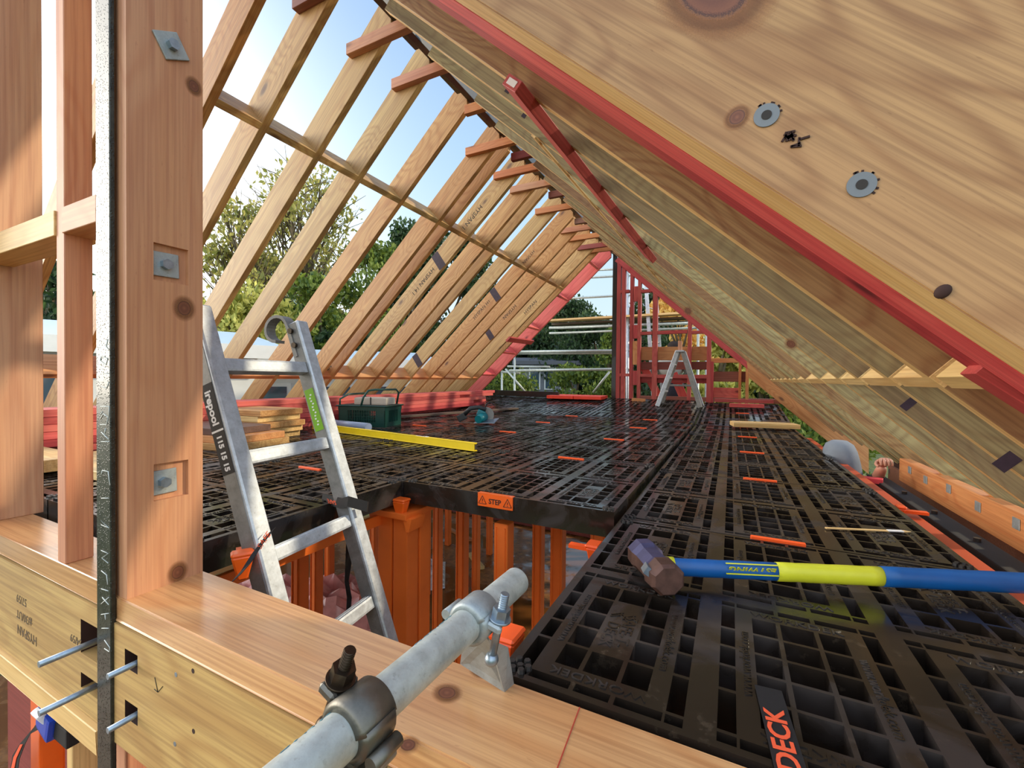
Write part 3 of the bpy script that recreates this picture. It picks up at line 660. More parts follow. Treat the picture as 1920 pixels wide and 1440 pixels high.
for px, y1, y2 in ((1667, 876, 890), (1703, 898, 912), (1752, 925, 938), (1815, 962, 980), (1909, 1013, 1035)):
    P = at(px, (y1+y2)/2, 0, 1.505); q += 1
    tag(MB().box((0, 0, 0), (.006, .008, .035)).build('bright_nail', M_ZINC, mw=Matrix.Translation(P)), 'bright nail in the dark right-hand lining, %s from the back' % ORD[q-1], 'nail', 'nails in the brown lining')
# rake board at the far right
m = MB(); y = 6.72
pts = [at(1400, 676, 1, y), at(1404, 708, 1, y), at(1629, 889, 1, y), at(1629, 838, 1, y)]
p0 = pts[1]; mw = ortho(pts[2]-pts[1], (0, 0, 1), p0); inv = mw.inverted(); m.poly([inv @ p for p in pts], (0, .045, 0))
tag(m.build('rake_board', W_ORANGE, mw=mw), 'sunlit orange rake board running down outside the far right corner', 'board')

# ------------------------------------------------------------------ far gable
GY = 6.91
o = tag(timber('black_post', (-1.452, GY, -.2), (-1.452, GY, 2.9), .075, .075, M_BLACK, up=(0, 1, 0)), 'black post under the ridge in the far gable', 'post')
def gx(px, py=700): return at(px, py, 1, GY)
def stud(px0, px1, ytop, mat, lab, ybot=748, y=GY, w=.045):
    x0, x1 = gx(px0).x, gx(px1).x; zt = gx((px0+px1)/2, ytop).z; zb = gx((px0+px1)/2, ybot).z-.1
    return tag(timber('gable_stud', ((x0+x1)/2, y, zb), ((x0+x1)/2, y, zt), x1-x0, .09, mat, up=(0, 1, 0)), lab, 'stud', 'red studs of the far gable')
stud(1156, 1163, 486, W_RED2, 'red gable stud touching the black post'); stud(1165, 1171.5, 492, W_RED2, 'second red gable stud from the black post'); stud(1180.5, 1187, 508, W_RED2, 'third red gable stud, right of the steel scaffold upright')
stud(1195, 1201, 520, W_RED2, 'fourth red gable stud, edging the framed opening'); stud(1223, 1232, 545, W_RED2, 'red gable stud left of the stepladder'); stud(1289, 1296, 594, W_RED2, 'red gable stud behind the stepladder')
stud(1325, 1333, 625, W_RED2, 'red gable stud right of the stepladder'); stud(1333, 1338, 678, W_RED2, 'short red stud doubling the one right of the stepladder'); stud(1385, 1390, 680, W_ORANGE, 'short orange stud at the far right'); stud(1398, 1404, 678, W_ORANGE, 'last orange stud at the far right corner')
for i, (a, b, mt) in enumerate(((538, 566, W_RED2), (610, 635, W_RED2), (640, 684, W_ORANGE), (695, 722, W_RED2))):
    x0, x1 = gx(1186).x, gx(1195).x; tag(timber('gable_block', ((x0+x1)/2, GY-.02, gx(1190, b).z), ((x0+x1)/2, GY-.02, gx(1190, a).z), x1-x0, .05, mt, up=(0, 1, 0)), 'upright block between two red studs, %s from the top' % ORD[i], 'block', 'blocks in the narrow gable bay')
def dwang(px0, px1, py, h, mat, lab, y=GY, cat='dwang', nm='dwang', dep=.086):
    A, B = at(px0, py, 1, y), at(px1, py, 1, y); z = (A.z+B.z)/2
    return tag(timber(nm, (A.x, y, z), (B.x, y, z), dep, h, mat), lab, cat)
dwang(1163, 1181, 547, .05, W_RED2, 'red dwang high beside the black post'); dwang(1201, 1224, 546, .05, W_RED2, 'short red dwang at the top of the framed opening')
dwang(1201, 1223, 625, .05, W_RED2, 'red dwang in the middle of the opening, left piece'); dwang(1232, 1289, 623, .055, W_RED2, 'long red dwang above the stepladder'); dwang(1296, 1325, 623, .05, W_RED2, 'red dwang right of the stepladder top')
dwang(1159, 1180, 703, .05, W_RED2, 'low red dwang beside the black post'); dwang(1201, 1223, 704, .05, W_RED2, 'low red dwang left of the stepladder'); dwang(1232, 1325, 706, .06, W_RED2, 'low red dwang behind the stepladder')
dwang(1333, 1400, 676, .07, W_ORANGE, 'orange head timber over the short bay at the right')
dwang(1195, 1470, 749, .07, W_BROWN, 'brown bottom plate of the far gable'); dwang(1340, 1450, 752, .05, W_RED2, 'red sole timber at the foot of the far right bay', y=6.6)
A, B = gx(1158, 480), gx(1411, 684)
o = timber('rake_plate', A+Vector((0, 0, -.06)), B+Vector((0, 0, -.06)), .098, .10, W_RED2); tag(o, 'red sloping top plate of the far gable wall', 'plate')
tag(timber('beam', at(1196, 663, 1, 6.985), at(1328, 663, 1, 6.985), .05, .225, W_ORANGE), 'natural beam with printed marks behind the stepladder top', 'beam')
for i, (px0, px1, py, h, mt, l) in enumerate(((1200, 1325, 686, .13, W_BROWN, 'dark brown board behind the stepladder, upper'), (1200, 1325, 712, .10, W_RED2, 'dark red board behind the stepladder, lower'), (1334, 1398, 706, .16, W_BROWN, 'purplish brown board low in the right bay'), (1334, 1385, 736, .16, W_RED, 'bright red board at the foot of the right bay'))):
    A, B = at(px0, py, 1, 6.972), at(px1, py, 1, 6.972); tag(timber('gable_board', (A.x, 6.972, A.z), (B.x, 6.972, A.z), .03, h, mt), l, 'board')
for i, (a, b) in enumerate((((1203, 680), (1235, 745)), ((1262, 700), (1282, 746)))):
    A, B = at(*a, 1, 7.02), at(*b, 1, 7.06); tag(timber('leaning_board', A, B, .04, .13, W_RED), 'orange red board leaning behind the gable, %s' % ('left one' if i == 0 else 'one behind the stepladder'), 'board')
# orange slab, black upstand
t = thing('orange_grating', 'spare orange red plastic panel lying flat at the foot of the black post', 'panel', (-2.42, 6.12, .17), (0, 0, R_(4)))
for i in range(2):
    for j in range(3): MB().box((.22+i*.47, .0+.2+j*.2, .045), (.46, .195, .055), bev=.008).build('panel_section', M_SLAB, t)
tag(timber('edge_board', (-3.75, 6.62, .25), (-2.3, 6.45, .245), .05, .10, M_BLACK), 'black edge board across the far left end of the deck', 'board')
tag(timber('thin_plank', (-3.15, 3.2, .06), (-2.5, 5.2, .075), .08, .025, W_DARK), 'thin dark plank lying behind the circular saw', 'plank')
tag(timber('orange_offcut', at(1185, 749, 1, 6.5), at(1210, 751, 1, 6.5), .05, .05, W_ORANGE), 'small orange offcut on the deck by the gable studs', 'timber')
tag(timber('orange_offcut', (.36, 6.2, .175), (.78, 6.25, .175), .08, .05, W_RED), 'small pink red offcut on the deck at the far right', 'timber')
# stepladder
t = thing('stepladder', 'small aluminium stepladder standing by the red gable framing', 'ladder', (-.30, 6.2, .155))
for s in (-1, 1):
    for k in (-1, 1):
        A, B = Vector((s*.29, k*.22, -.02)), Vector((s*.035, k*.10, .79)); d = B-A; m = MB(); m.box((d.length/2, 0, 0), (d.length, .06, .03), bev=.004)
        m.build('leg', M_ALU if s*k > 0 else M_ALUD, t, mw=ortho(d, (0, -1, 0), A))
MB().box((0, 0, .29), (.36, .05, .03), bev=.003).build('spreader', M_ALUD, t); MB().box((0, 0, .79), (.11, .28, .025), bev=.003).build('top_step', M_ALU, t)
for z in (.2, .4, .6): MB().box((-.27+.26*z/.79*.9, 0, z), (.05, .36-.2*z, .025)).build('tread', M_ALU, t)
tag(timber('timber_offcut', (-.31, 6.2, .962), (-.31, 6.2, 1.10), .05, .09, W_POST, up=(0, 1, 0)), 'short timber offcut standing on top of the stepladder', 'timber')

# ------------------------------------------------------------------ scaffold beyond
def pole(a, b, lab, mat=M_GALV, r=.0242, nm='scaffold_pole'):
    return tag(MB().cyl(a, b, r, seg=14).build(nm, mat), lab, 'scaffold pole', 'scaffold poles outside the far gable')
SY = 8.3
def sp(px, py, y=SY): return at(px, py, 1, y)
pole(sp(1040, 510), sp(1290, 498), 'thin scaffold rail against the sky, topmost'); pole(sp(1040, 524), sp(1184, 516), 'scaffold rail against the sky, second from top'); pole(sp(1000, 563), sp(1184, 553), 'scaffold rail against the sky, third from top')
pole(sp(955, 660), sp(1184, 657), 'scaffold rail across the dark trees, upper', r=.03); pole(sp(955, 663, 8.36), sp(1184, 662, 8.36), 'scaffold rail just behind the upper one over the trees')
pole(sp(955, 695), sp(1184, 692), 'scaffold rail across the dark trees, lower', r=.03); pole(sp(952, 687, 8.36), sp(1031, 688, 8.36), 'short scaffold rail in front of the grey shed'); pole(sp(940, 697, 8.36), sp(975, 700, 8.36), 'stub of scaffold pole left of the shed')
pole(sp(965, 665), sp(964, 1085), 'scaffold upright left of the shed'); pole(sp(941, 697, 8.4), sp(941, 1085, 8.4), 'scaffold upright seen left of the crossing brace')
pole(sp(948, 692), sp(985, 735), 'diagonal scaffold brace at the left'); pole(sp(1143, 697), sp(1112, 736), 'diagonal scaffold brace beside the black post')
pole(sp(1177, 488, 8.3), sp(1175, 1085, 8.3), 'pale steel scaffold upright between the red studs', M_ALU, .034); pole(sp(1325, 598), sp(1322, 1085), 'scaffold upright behind the right gable bay'); pole(sp(1309, 612), sp(1305, 1085), 'twin scaffold upright in the right bay')
pole(sp(1030, 615), sp(1326, 605), 'scaffold tube under the platform planks', r=.03); pole(sp(1030, 625, 8.35), sp(1326, 614, 8.35), 'second scaffold tube under the platform planks')
for i, (a, c, mt) in enumerate(((596, 594, W_EDGE), (601, 599, W_DARK), (606, 603, W_DARK))):
    A, B = sp(1030, a+2, 8.3+i*.02), sp(1292, c-2, 8.3+i*.02); z = (A.z+B.z)/2
    tag(timber('scaffold_plank', (A.x, 8.3+i*.28, z), (B.x, 8.3+i*.28, z), .26, .04, mt), 'scaffold plank of the platform beyond the gable, %s from the house' % ORD[i], 'plank', 'scaffold planks')
t = thing('extension_ladder', 'aluminium extension ladder leaning on the scaffold beyond the red studs', 'ladder', sp(1232, 665, 8.0))
A0, B0 = Vector((0, 0, -1.6)), sp(1211, 528, 8.3)-sp(1232, 665, 8.0)
for s in (0, .13):
    a_, b_ = A0+Vector((s, s*2.6, 0)), B0+Vector((s, s*2.6, 0)); MB().box(((b_-a_).length/2, 0, 0), ((b_-a_).length, .07, .03), bev=.004).build('stile', M_ALU, t, mw=ortho(b_-a_, (0, 1, 0), a_))
for k in range(9):
    f = k/9+.05; P = A0.lerp(B0, f); MB().cyl(P, P+Vector((.13, .338, 0)), .014, seg=8).build('rung', M_ALUD, t)
# worker half hidden on the scaffold
t = thing('person', 'person in dark cap and pale shirt bending behind the stepladder beyond the gable', 'person', sp(1262, 700, 8.1))
MB().sph((0, 0, .48), .12, (1, 1, 1.15)).build('head', M_HAIR, t); m = MB(); m.sph((-.05, .05, .12), .24, (1.1, .8, 1.1)); m.build('body', plain('pale_shirt', C3(170, 178, 172), .9), t); MB().sph((.0, .05, -.25), .2, (1, .8, 1.6)).build('trousers', M_JEAN, t)
for s in (-1, 1): MB().tube([(s*.2-.05, .05, .2), (s*.32-.05, -.1, .0), (s*.2, -.25, -.1)], [.065, .05, .04]).build('sleeve', M_SLEEVE, t)

# ------------------------------------------------------------------ near wall: sill, beams, post, studs
YF, YB = -.183, -.008
o = relief([-.955, 1.9], [-.056, -.002], lambda i, j: 0, YF, YB); o.bm.edges.ensure_lookup_table(); bmesh.ops.bevel(o.bm, geom=o.bm.edges[:], offset=.003, segments=2, affect='EDGES')
tag(o.build('sill_plate', W_SILL), 'wide wet sill plate across the foreground under the scaffold tube', 'plate')
for i, (px, py) in enumerate(((838, 1300), (765, 1398), (905, 1258))):
    knot(bpy.data.objects['sill_plate'], at(px, py, 2, -.0018), (0, 0, 1), (1, 0, 0), (.013, .009, .012)[i], 1.15)
A, B = at(1087, 1326, 2, -.0015), at(1045, 1440, 2, -.0015); timber('red_pencil_line', A, B, .0016, .0008, plain('red_chalk', C3(176, 60, 40), .8), parent=bpy.data.objects['sill_plate'], bev=0)
def shade_pocket(o, y0):
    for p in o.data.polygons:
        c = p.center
        if y0+.03 < c.y < y0+.055 and abs(p.normal.y) < .5 and p.area < .0085: p.material_index = 1  # pocket side walls coloured dark in place of real shade
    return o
# right beam with bolt pockets
def pk(px0, px1, py0, py1): a, b = at(px0, py0, 1, YF), at(px1, py1, 1, YF); return a.x, b.x, b.z, a.z
p1 = pk(240, 264, 1213, 1262); p2 = pk(240, 264, 1308, 1358)
xs = [-.955, p1[0], p1[1], 1.9]; zs = [-.345, p2[2], p2[3], p1[2], p1[3], -.060]
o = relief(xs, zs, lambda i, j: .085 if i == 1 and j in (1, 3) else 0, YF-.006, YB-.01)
RB = tag(shade_pocket(o.build('plywood_beam', [W_LVL, M_DARK]), YF-.006), 'deep plywood faced beam under the sill, with two bolt pockets and a pencil arrow', 'beam')
def washer(P, n, parent, size=.062, rod=0, hexr=.015, roll=0, dirv=(0, -1, 0), nm='washer_plate', off=0, rodr=.0065):
    n = Vector(n).normalized(); mw = n.to_track_quat('Z', 'Y').to_matrix().to_4x4(); mw.translation = P
    base = parent.matrix_world.inverted() @ mw @ Matrix.Rotation(roll, 4, 'Z')
    w = MB().box((0, 0, .003), (size, size, .006), bev=.0012).build(nm, M_WASH, parent, base)
    MB().cyl((0, 0, .006), (0, 0, .020), hexr, seg=6).build('hex_nut', M_ZINC, w)
    if rod: MB().cyl((0, 0, 0), (0, 0, rod), rodr, seg=12).build('threaded_rod', M_ZINC, w)
    return w
bpy.context.view_layer.update()
for p in (p1, p2): washer(Vector(((p[0]+p[1])/2+.018, YF+.055, (p[2]+p[3])/2)), (0, -1, 0), RB, size=.05, rod=.11, hexr=.012)
for px, py in ((330, 1265), (362, 1258), (363, 1371), (328, 1395)):
    P = at(px, py, 1, YF-.006); MB().cyl((P.x, P.y-.0006, P.z), (P.x, P.y, P.z), .005, seg=10).build('nail_head', M_ZINC if px < 340 else M_DARK, RB)
m = MB(); P = lambda x, y: at(x, y, 1, YF-.0066)
for a, b in (((290, 1270), (296, 1298)), ((296, 1298), (289, 1292)), ((296, 1298), (305, 1287))): m.tube([P(*a), P(*b)], .0007, 5)
m.build('pencil_arrow', M_INK, RB)
YF, YB = -.167, .008
# left plate and beam
o = relief([-2.6, -1.0], [-.06, .0], lambda i, j: 0, YF, YB-.04); bmesh.ops.bevel(o.bm, geom=o.bm.edges[:], offset=.002, segments=1, affect='EDGES'); tag(o.build('bottom_plate', W_SILL), 'bottom plate carrying the left studs', 'plate')
p1 = pk(157, 184, 1158, 1238); p2 = pk(157, 184, 1257, 1305)
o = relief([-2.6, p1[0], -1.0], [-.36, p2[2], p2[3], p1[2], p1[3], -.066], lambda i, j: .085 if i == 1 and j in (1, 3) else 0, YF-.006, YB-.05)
LB = tag(shade_pocket(o.build('plywood_beam', [W_LVL, M_DARK]), YF-.006), 'plywood faced beam left of the black bar, with stamped marks and long bolts', 'beam')
bpy.context.view_layer.update()
for p in (p1, p2): washer(Vector((p[1]-.015, YF+.055, (p[2]+p[3])/2)), (0, -1, 0), LB, size=.055, rod=.158, hexr=.014, rodr=.0075)
for body, px, py, sz in (('57/59', 40, 1125, .035), ('#/30/UT', 45, 1158, .035), ('HYSPAN', 50, 1190, .04), ('54/59', 142, 1200, .03)):
    P = at(px, py, 1, YF-.0066); text('printed_stamp', body, sz, plain('faded_ink_'+body[:2], C3(96, 78, 58), .8), LB, basis((-1, 0, 0), (0, 0, -1), P), ext=.0002)
o = relief([-2.6, -1.02], [-.417, -.361], lambda i, j: 0, YF-.02, YB-.05); bmesh.ops.bevel(o.bm, geom=o.bm.edges[:], offset=.002, segments=1, affect='EDGES'); tag(o.build('lower_plate', W_EDGE), 'pale timber plate under the left plywood beam', 'plate')
# post
POX = -.887
def postmesh():
    # local: x = height along grain, face towards +X world
    cut = []
    for (px, py) in ((318, 497), (314, 903)):
        P = at(px, py, 0, POX); cut.append((P.y, P.z))
    ys = [-.178, cut[0][0]-.034, cut[0][0]+.042, -.014]
    cz = sorted([c[1] for c in cut])
    hs = [-.002, cz[0]-.043, cz[0]+.048, cz[1]-.043, cz[1]+.048, 3.2]
    return ys, hs, cut
ys, hs, cut = postmesh()
m = relief(hs, ys, lambda i, j: .012 if i in (1, 3) and j == 1 else 0, 0, .052)      # x=height, z=world y, y=depth into post
POST = m.build('timber_post', W_POST, mw=Matrix(((0, -1, 0, POX), (0, 0, 1, 0), (1, 0, 0, 0), (0, 0, 0, 1))))
tag(POST, 'wide pinkish pine post in the left foreground with three bolted washer plates', 'post'); bpy.context.view_layer.update()
P = at(320, 87, 0, POX); washer(P, (1, 0, 0), POST, .060, 0, .013, R_(30))
for (y, z) in cut: washer(Vector((POX-.012, y-.006, z)), (1, 0, 0), POST, .060, 0, .013, R_(2))
for k, (px, py, r) in enumerate(((345, 578, .017), (363, 162, .013), (333, 1073, .015))):
    knot(POST, at(px, py, 0, POX), (1, 0, 0), (0, 0, 1), r*.9, 1.2)
# black steel bar with chalk marks
BAR = MB().box((-.956, -.190, 1.0), (.070, .011, 4.4), bev=.002).build('steel_bar', M_BAR); tag(BAR, 'black wet steel upright with chalk handwriting beside the post', 'steel upright')
bpy.context.view_layer.update()
def chalk(strokes):
    m = MB()
    for st in strokes: m.tube([at(x, y, 1, -.1957) for x, y in st], .0011, 5)
    m.build('chalk_mark', M_CHALK, BAR)
chalk([[(202, 636), (199, 650), (204, 655)], [(190, 668), (202, 672), (199, 684), (188, 676), (190, 668)], [(194, 700), (204, 700)], [(190, 724), (200, 728), (204, 716)]])
chalk([[(188, 762), (205, 762), (204, 782)], [(188, 778), (192, 772)], [(188, 796), (200, 796), (203, 782), (194, 776), (188, 786)]]); chalk([[(190, 828), (205, 828)], [(190, 810), (204, 824)], [(196, 815), (198, 803)]])
chalk([[(192, 882), (203, 884), (206, 910)], [(190, 890), (192, 882)]]); chalk([[(190, 934), (204, 934)]]); chalk([[(190, 984), (204, 990), (190, 976), (204, 990)]]); chalk([[(190, 1032), (203, 1038), (191, 1046), (203, 1056)]])
chalk([[(190, 1070), (200, 1078), (202, 1096)], [(190, 1104), (203, 1108)]]); chalk([[(190, 1132), (204, 1120)], [(192, 1120), (204, 1134)]]); chalk([[(190, 1152), (204, 1150)], [(197, 1152), (198, 1162)]]); chalk([[(191, 1178), (204, 1178)], [(196, 1200), (206, 1214), (205, 1222), (196, 1216)]])
# studs of the left wall
def wstud(x0, x1, y0, y1, z0, z1, mat, lab):
    return tag(timber('wall_stud', ((x0+x1)/2, (y0+y1)/2, z0), ((x0+x1)/2, (y0+y1)/2, z1), x1-x0, y1-y0, mat, up=(0, 1, 0), bev=.002), lab, 'stud')
wstud(-1.062, -1.0, -.165, -.05, 0, 3.2, W_EDGE, 'pale stud directly left of the black steel bar'); wstud(-1.312, -1.262, -.165, -.105, 0, 3.2, W_POST, 'narrow stud between the far left post and the steel bar')
wstud(-2.02, -1.955, -.30, -.005, 0, 3.2, W_POST, 'wide pinkish stud at the left edge of the view'); wstud(-2.35, -2.30, -.165, -.01, 0, 3.2, W_POST, 'stud beyond the left edge post')
tag(timber('nogging', (-1.95, -.125, .945), (-1.312, -.125, .945), .09, .07, W_EDGE), 'long nogging between the far left post and the narrow stud', 'nogging'); tag(timber('nogging', (-1.262, -.13, .945), (-1.062, -.13, .945), .08, .07, W_POST), 'short nogging between the narrow stud and the pale stud', 'nogging')
tag(MB().box((-1.85, .12, -1.05), (1.9, .02, 1.25)).build('brown_boarding', W_BROWN), 'reddish brown boarding below the left beam', 'board')
tag(MB().box((-.35, .16, -1.2), (1.0, .02, 1.0)).build('brown_boarding', W_BROWN), 'reddish brown boarding below the right beam', 'board')
for x0, x1, l in ((-1.105, -1.045, 'short stud under the left beam next to the steel bar'), (-.915, -.855, 'short stud under the right beam next to the steel bar'), (-1.40, -1.365, 'thin pale stud beside the orange post at the lower left')):
    wstud(x0, x1, -.12, -.03, -1.7, -.418 if x0 < -1 else -.346, W_POST if x1 > -1.3 else W_EDGE, l)
P = at(90, 1400, 1, -.10)
tag(MB().box((0, 0, 0), (.075, .06, 1.25), bev=.006).build('orange_post', M_ORANGE, mw=Matrix.Translation((P.x, -.10, -1.08))), 'glossy orange plastic post at the lower left behind the blue buckle', 'post')
t = thing('ratchet_strap', 'blue ratchet buckle with black webbing tail at the lower left corner', 'strap', at(95, 1350, 1, -.155)); bpy.context.view_layer.update(); ti = t.matrix_world.inverted()
MB().box((0, 0, 0), (.085, .04, .075), rot=Matrix.Rotation(.3, 3, 'Y'), bev=.012).build('buckle', M_BLUEB, t); MB().box((-.005, -.018, .022), (.05, .02, .04), rot=Matrix.Rotation(.5, 3, 'X'), bev=.008).build('lever', M_WHITE, t)
MB().box((.075, .01, -.012), (.09, .03, .055), bev=.006).build('webbing_loop', M_STRAP, t)
pts = [ti @ at(x, y, 1, -.17) for x, y in ((85, 1350), (62, 1368), (42, 1395), (30, 1420), (24, 1460), (20, 1500))]
MB().ribbon(pts, [Vector((.01, 0, .04)), Vector((.03, 0, .035)), Vector((.045, 0, .02)), Vector((.055, 0, .01)), Vector((.055, 0, 0)), Vector((.055, 0, 0))]).build('webbing_tail', M_STRAP, t)
MB().ribbon([pts[2]+Vector((0, -.002, 0)), pts[3]+Vector((0, -.002, 0)), pts[4]+Vector((0, -.002, .02))], [Vector((.02, 0, .008)), Vector((.022, 0, .005)), Vector((.022, 0, 0))]).build('woven_lettering', M_STXT, t)

# ------------------------------------------------------------------ aluminium ladder in the hole
aL = R_(20); LU = Vector((-math.sin(aL), 0, math.cos(aL))); LRd = Vector((-.139, .990, 0)); LO = Vector((-.93+.028, .143, .034))
LADW = .403
def lad(u, v, w=0): return Vector((u, v, w))
lm = basis(LRd, LU, LO)
t = thing('aluminium_ladder', 'aluminium hook ladder standing in the deck hole behind the sill', 'ladder', mw=lm); 
# local axes: x across rungs, y up the stile, z = front (towards +X side)
s0, s1 = -1.85, .75
for k, x in enumerate((0, LADW)):
    m = MB(); m.box((x, (s0+s1)/2, .0), (.056, s1-s0, .070), bev=.005); m.build('stile', M_ALU, t)
    MB().box((x-.0285, (s0+s1)/2, -.003), (.0015, s1-s0-.01, .052)).build('channel_web', M_ALUD, t)
    pts = []
    for q in range(15):
        a = R_(15+q*17); pts.append((x-.012, s1-.01+.050*math.sin(a)+.012, -.075+.055*math.cos(a)))
    m = MB(); m.ribbon([(x-.012, s1-.14, -.012), (x-.012, s1-.03, -.014)]+pts, Vector((.045, 0, 0)), .012)
    m.build('hook', M_ALUD, t)
    for q in (.035, .095): MB().cyl((x-.042, s1-q, -.004), (x-.028, s1-q, -.004), .012, .010, seg=6).build('bolt', M_NUT, t)
for s in (.555, .245, -.065, -.375, -.685, -.995, -1.3):
    m = MB(); m.box((LADW/2, s, .0), (LADW-.05, .045, .040), bev=.008)
    for g in (-.008, 0, .008): m.box((LADW/2, s+.023, g), (LADW-.06, .003, .003))
    m.build('rung', M_ALU, t)
bpy.context.view_layer.update()
MB().box((-.0298, .352, -.003), (.0012, .285, .050)).build('black_sticker', M_INK, t); MB().box((-.0306, .345, -.003), (.0006, .006, .050)).build('sticker_line', M_WHITE, t)
lt = lambda body, sz, yy: text('lettering', body, sz, M_WHITE, t, lm @ basis((0, -1, 0), (0, 0, 1), (-.0305, yy, -.004)), ext=.0003, bold=.0012)
lt('irepool', .038, .418); lt('115 15 15', .028, .275)
MB().box((LADW-.0298, .385, -.003), (.0012, .17, .042)).build('green_sticker', M_GREENS, t)
m = MB()
for k in range(11): m.box((LADW-.0306, .325+k*.012, -.003+.004*math.sin(k*2)), (.0006, .006, .008))
m.build('white_print', M_WHITE, t)
# strap round the ladder
t = thing('tie_strap', 'black webbing strap with orange lettering tying the ladder to the deck', 'strap', (-.93, .4, .05)); bpy.context.view_layer.update(); ti = t.matrix_world.inverted()
pts = [at(604, 934, 2, .037), at(640, 944, 2, .045), at(652, 940, 2, .06), at(688, 950, 0, -.86), at(690, 950, 0, -.87)]
MB().ribbon([ti @ p for p in pts], Vector((0, .006, .038))).build('webbing', M_STRAP, t)
pts = [at(442, 1085, 0, -.78), at(462, 1062, 0, -.80), at(482, 1030, 0, -.82), at(508, 996, 0, -.84)]
MB().ribbon([ti @ p for p in pts], [Vector((.0, .03, .015))]*4).build('webbing', M_STRAP, t)
text('woven_lettering', 'SAFE', .026, M_STXT, t, basis(pts[3]-pts[1], Vector((0, -.6, .5)), (pts[2]+pts[3])/2+Vector((.003, -.002, 0))), ext=.0004)
text('woven_lettering', 'SAFE', .026, M_STXT, t, basis(at(600, 936, 2, .04)-at(642, 947, 2, .04), Vector((0, .3, -1)), at(622, 941, 2, .048)+Vector((.004, -.004, .002))), ext=.0004)
pts = [at(655, 1010, 0, -.95), at(653, 1060, 0, -.97), at(650, 1090, 0, -.98), at(655, 1120, 0, -.98), at(652, 1170, 0, -.98), at(655, 1250, 0, -.98)]
MB().ribbon([ti @ p for p in pts], [Vector((0, .03, 0)), Vector((0, .03, 0)), Vector((.01, .012, 0)), Vector((.02, .006, 0)), Vector((.01, .012, 0)), Vector((0, .03, 0))]).build('webbing_tail', M_STRAP, t)
# loose strap lying on the near deck
t = thing('webbing_strap', 'black webbing strap with orange DECK lettering lying on the near deck panel', 'strap', at(1445, 1290, 2, .003)); bpy.context.view_layer.update(); ti = t.matrix_world.inverted()
A, B = at(1440, 1290, 2, .004), at(1496, 1490, 2, .004); dd = (B-A).normalized(); ww = Vector((-dd.y, dd.x, 0))*.040
MB().ribbon([ti @ A, ti @ A.lerp(B, .5), ti @ B], ww).build('webbing', M_STRAP, t)
text('woven_lettering', 'DECK', .040, M_STXT, t, basis(-dd, Vector((dd.y, -dd.x, 0)), A.lerp(B, .56)+Vector((0, 0, .002))), ext=.0005, bold=.0008, xs=1.15)

# ------------------------------------------------------------------ scaffold tube with clamps
TA, TB = Vector((.0, -1.15, .1555)), Vector((.0252, .035, .1535)); TR = .0242
TD = (TB-TA).normalized(); side = Vector((TD.y, -TD.x, 0)).normalized(); TUP = side.cross(TD)
m = MB(); m.cyl(TA, TB, TR, seg=40, caps=False)
t = tag(m.build('scaffold_tube', M_GALV), 'galvanised scaffold tube in the foreground resting over the sill in two clamps', 'scaffold tube')
MB().cyl(TB-TD*.3, TB+TD*.0005, TR-.004, seg=32).build('tube_bore', M_GALVD, t)
def tube_text(body, size, s0, ang):
    o = text('stencil', body, size, plain('teal_stencil_'+body[-2:], C3(70, 128, 140), .6), None, None, ext=.0002, align='LEFT'); me = o.data
    for v in me.vertices:
        a = ang - v.co.y/TR; P = TA+TD*(s0+v.co.x)+(side*math.cos(a)+TUP*math.sin(a))*(TR+.0005+v.co.z); v.co = P
    o.parent = t; return o
ls = lambda y: (y-TA.y)
tube_text('M SH1332', .020, .92, R_(140)); tube_text('DNAMON', .020, .73, R_(140))
def clamp(s, lab, nutmat, bodymat, flip=1, roll=0, name='scaffold_clamp'):
    c = TA+TD*s; R = Matrix((side, TD, TUP)).transposed().to_4x4(); R.translation = c; R = R @ Matrix.Rotation(roll, 4, 'Y')
    t = thing(name, lab, 'clamp', mw=R, group='tube clamps')
    def arc(a0, a1, r, w, th, n=14):
        m = MB(); vs = []
        for k in range(n+1):
            a = R_(a0+(a1-a0)*k/n); u = Vector((math.cos(a), 0, math.sin(a)))
            vs.append([m.bm.verts.new(u*rr+Vector((0, y, 0))) for rr, y in ((r, -w/2), (r, w/2), (r+th, w/2*.8), (r+th, -w/2*.8))])
        for a, b in zip(vs, vs[1:]):
            for q in range(4): m.bm.faces.new((a[q], a[(q+1) % 4], b[(q+1) % 4], b[q])).smooth = True
        m.bm.faces.new(vs[0]); m.bm.faces.new(vs[-1][::-1]); return m
    arc(35, 190, TR+.0005, .056, .008).build('cap', bodymat, t); arc(190, 400, TR+.0005, .050, .009).build('saddle', bodymat, t)
    if flip > 0: bx = -(TR+.017)
    else: bx = TR+.017
    m = MB()
    for sy in (-1, 1): m.box((bx, sy*.014, .012), (.024, .010, .012), bev=.003)
    m.box((bx*.86, 0, .010), (.018, .030, .010), bev=.003); m.build('lug', bodymat, t)
    b = MB(); b.cyl((bx, 0, -.045), (bx, 0, .060), .0062, seg=14)
    for k in range(9): b.cyl((bx, 0, .030+k*.0034), (bx, 0, .0316+k*.0034), .0070, seg=14)
    b.build('bolt', nutmat, t)
    MB().cyl((bx, 0, .018), (bx, 0, .0215), .0165, seg=24).build('washer', nutmat, t); MB().cyl((bx, 0, .0215), (bx, 0, .037), .0135, seg=6).build('nut', nutmat, t)
    MB().sph((bx, 0, -.048), .011).build('swing_bolt_eye', nutmat, t)
    MB().cyl((-bx, -.020, -.006), (-bx, .020, -.006), .008, seg=12).build('hinge_pin', bodymat, t)
    return t
c1 = clamp(.815, 'dull steel clamp with oily nut on the near part of the scaffold tube', M_NUT, M_GALVD, 1, R_(22))
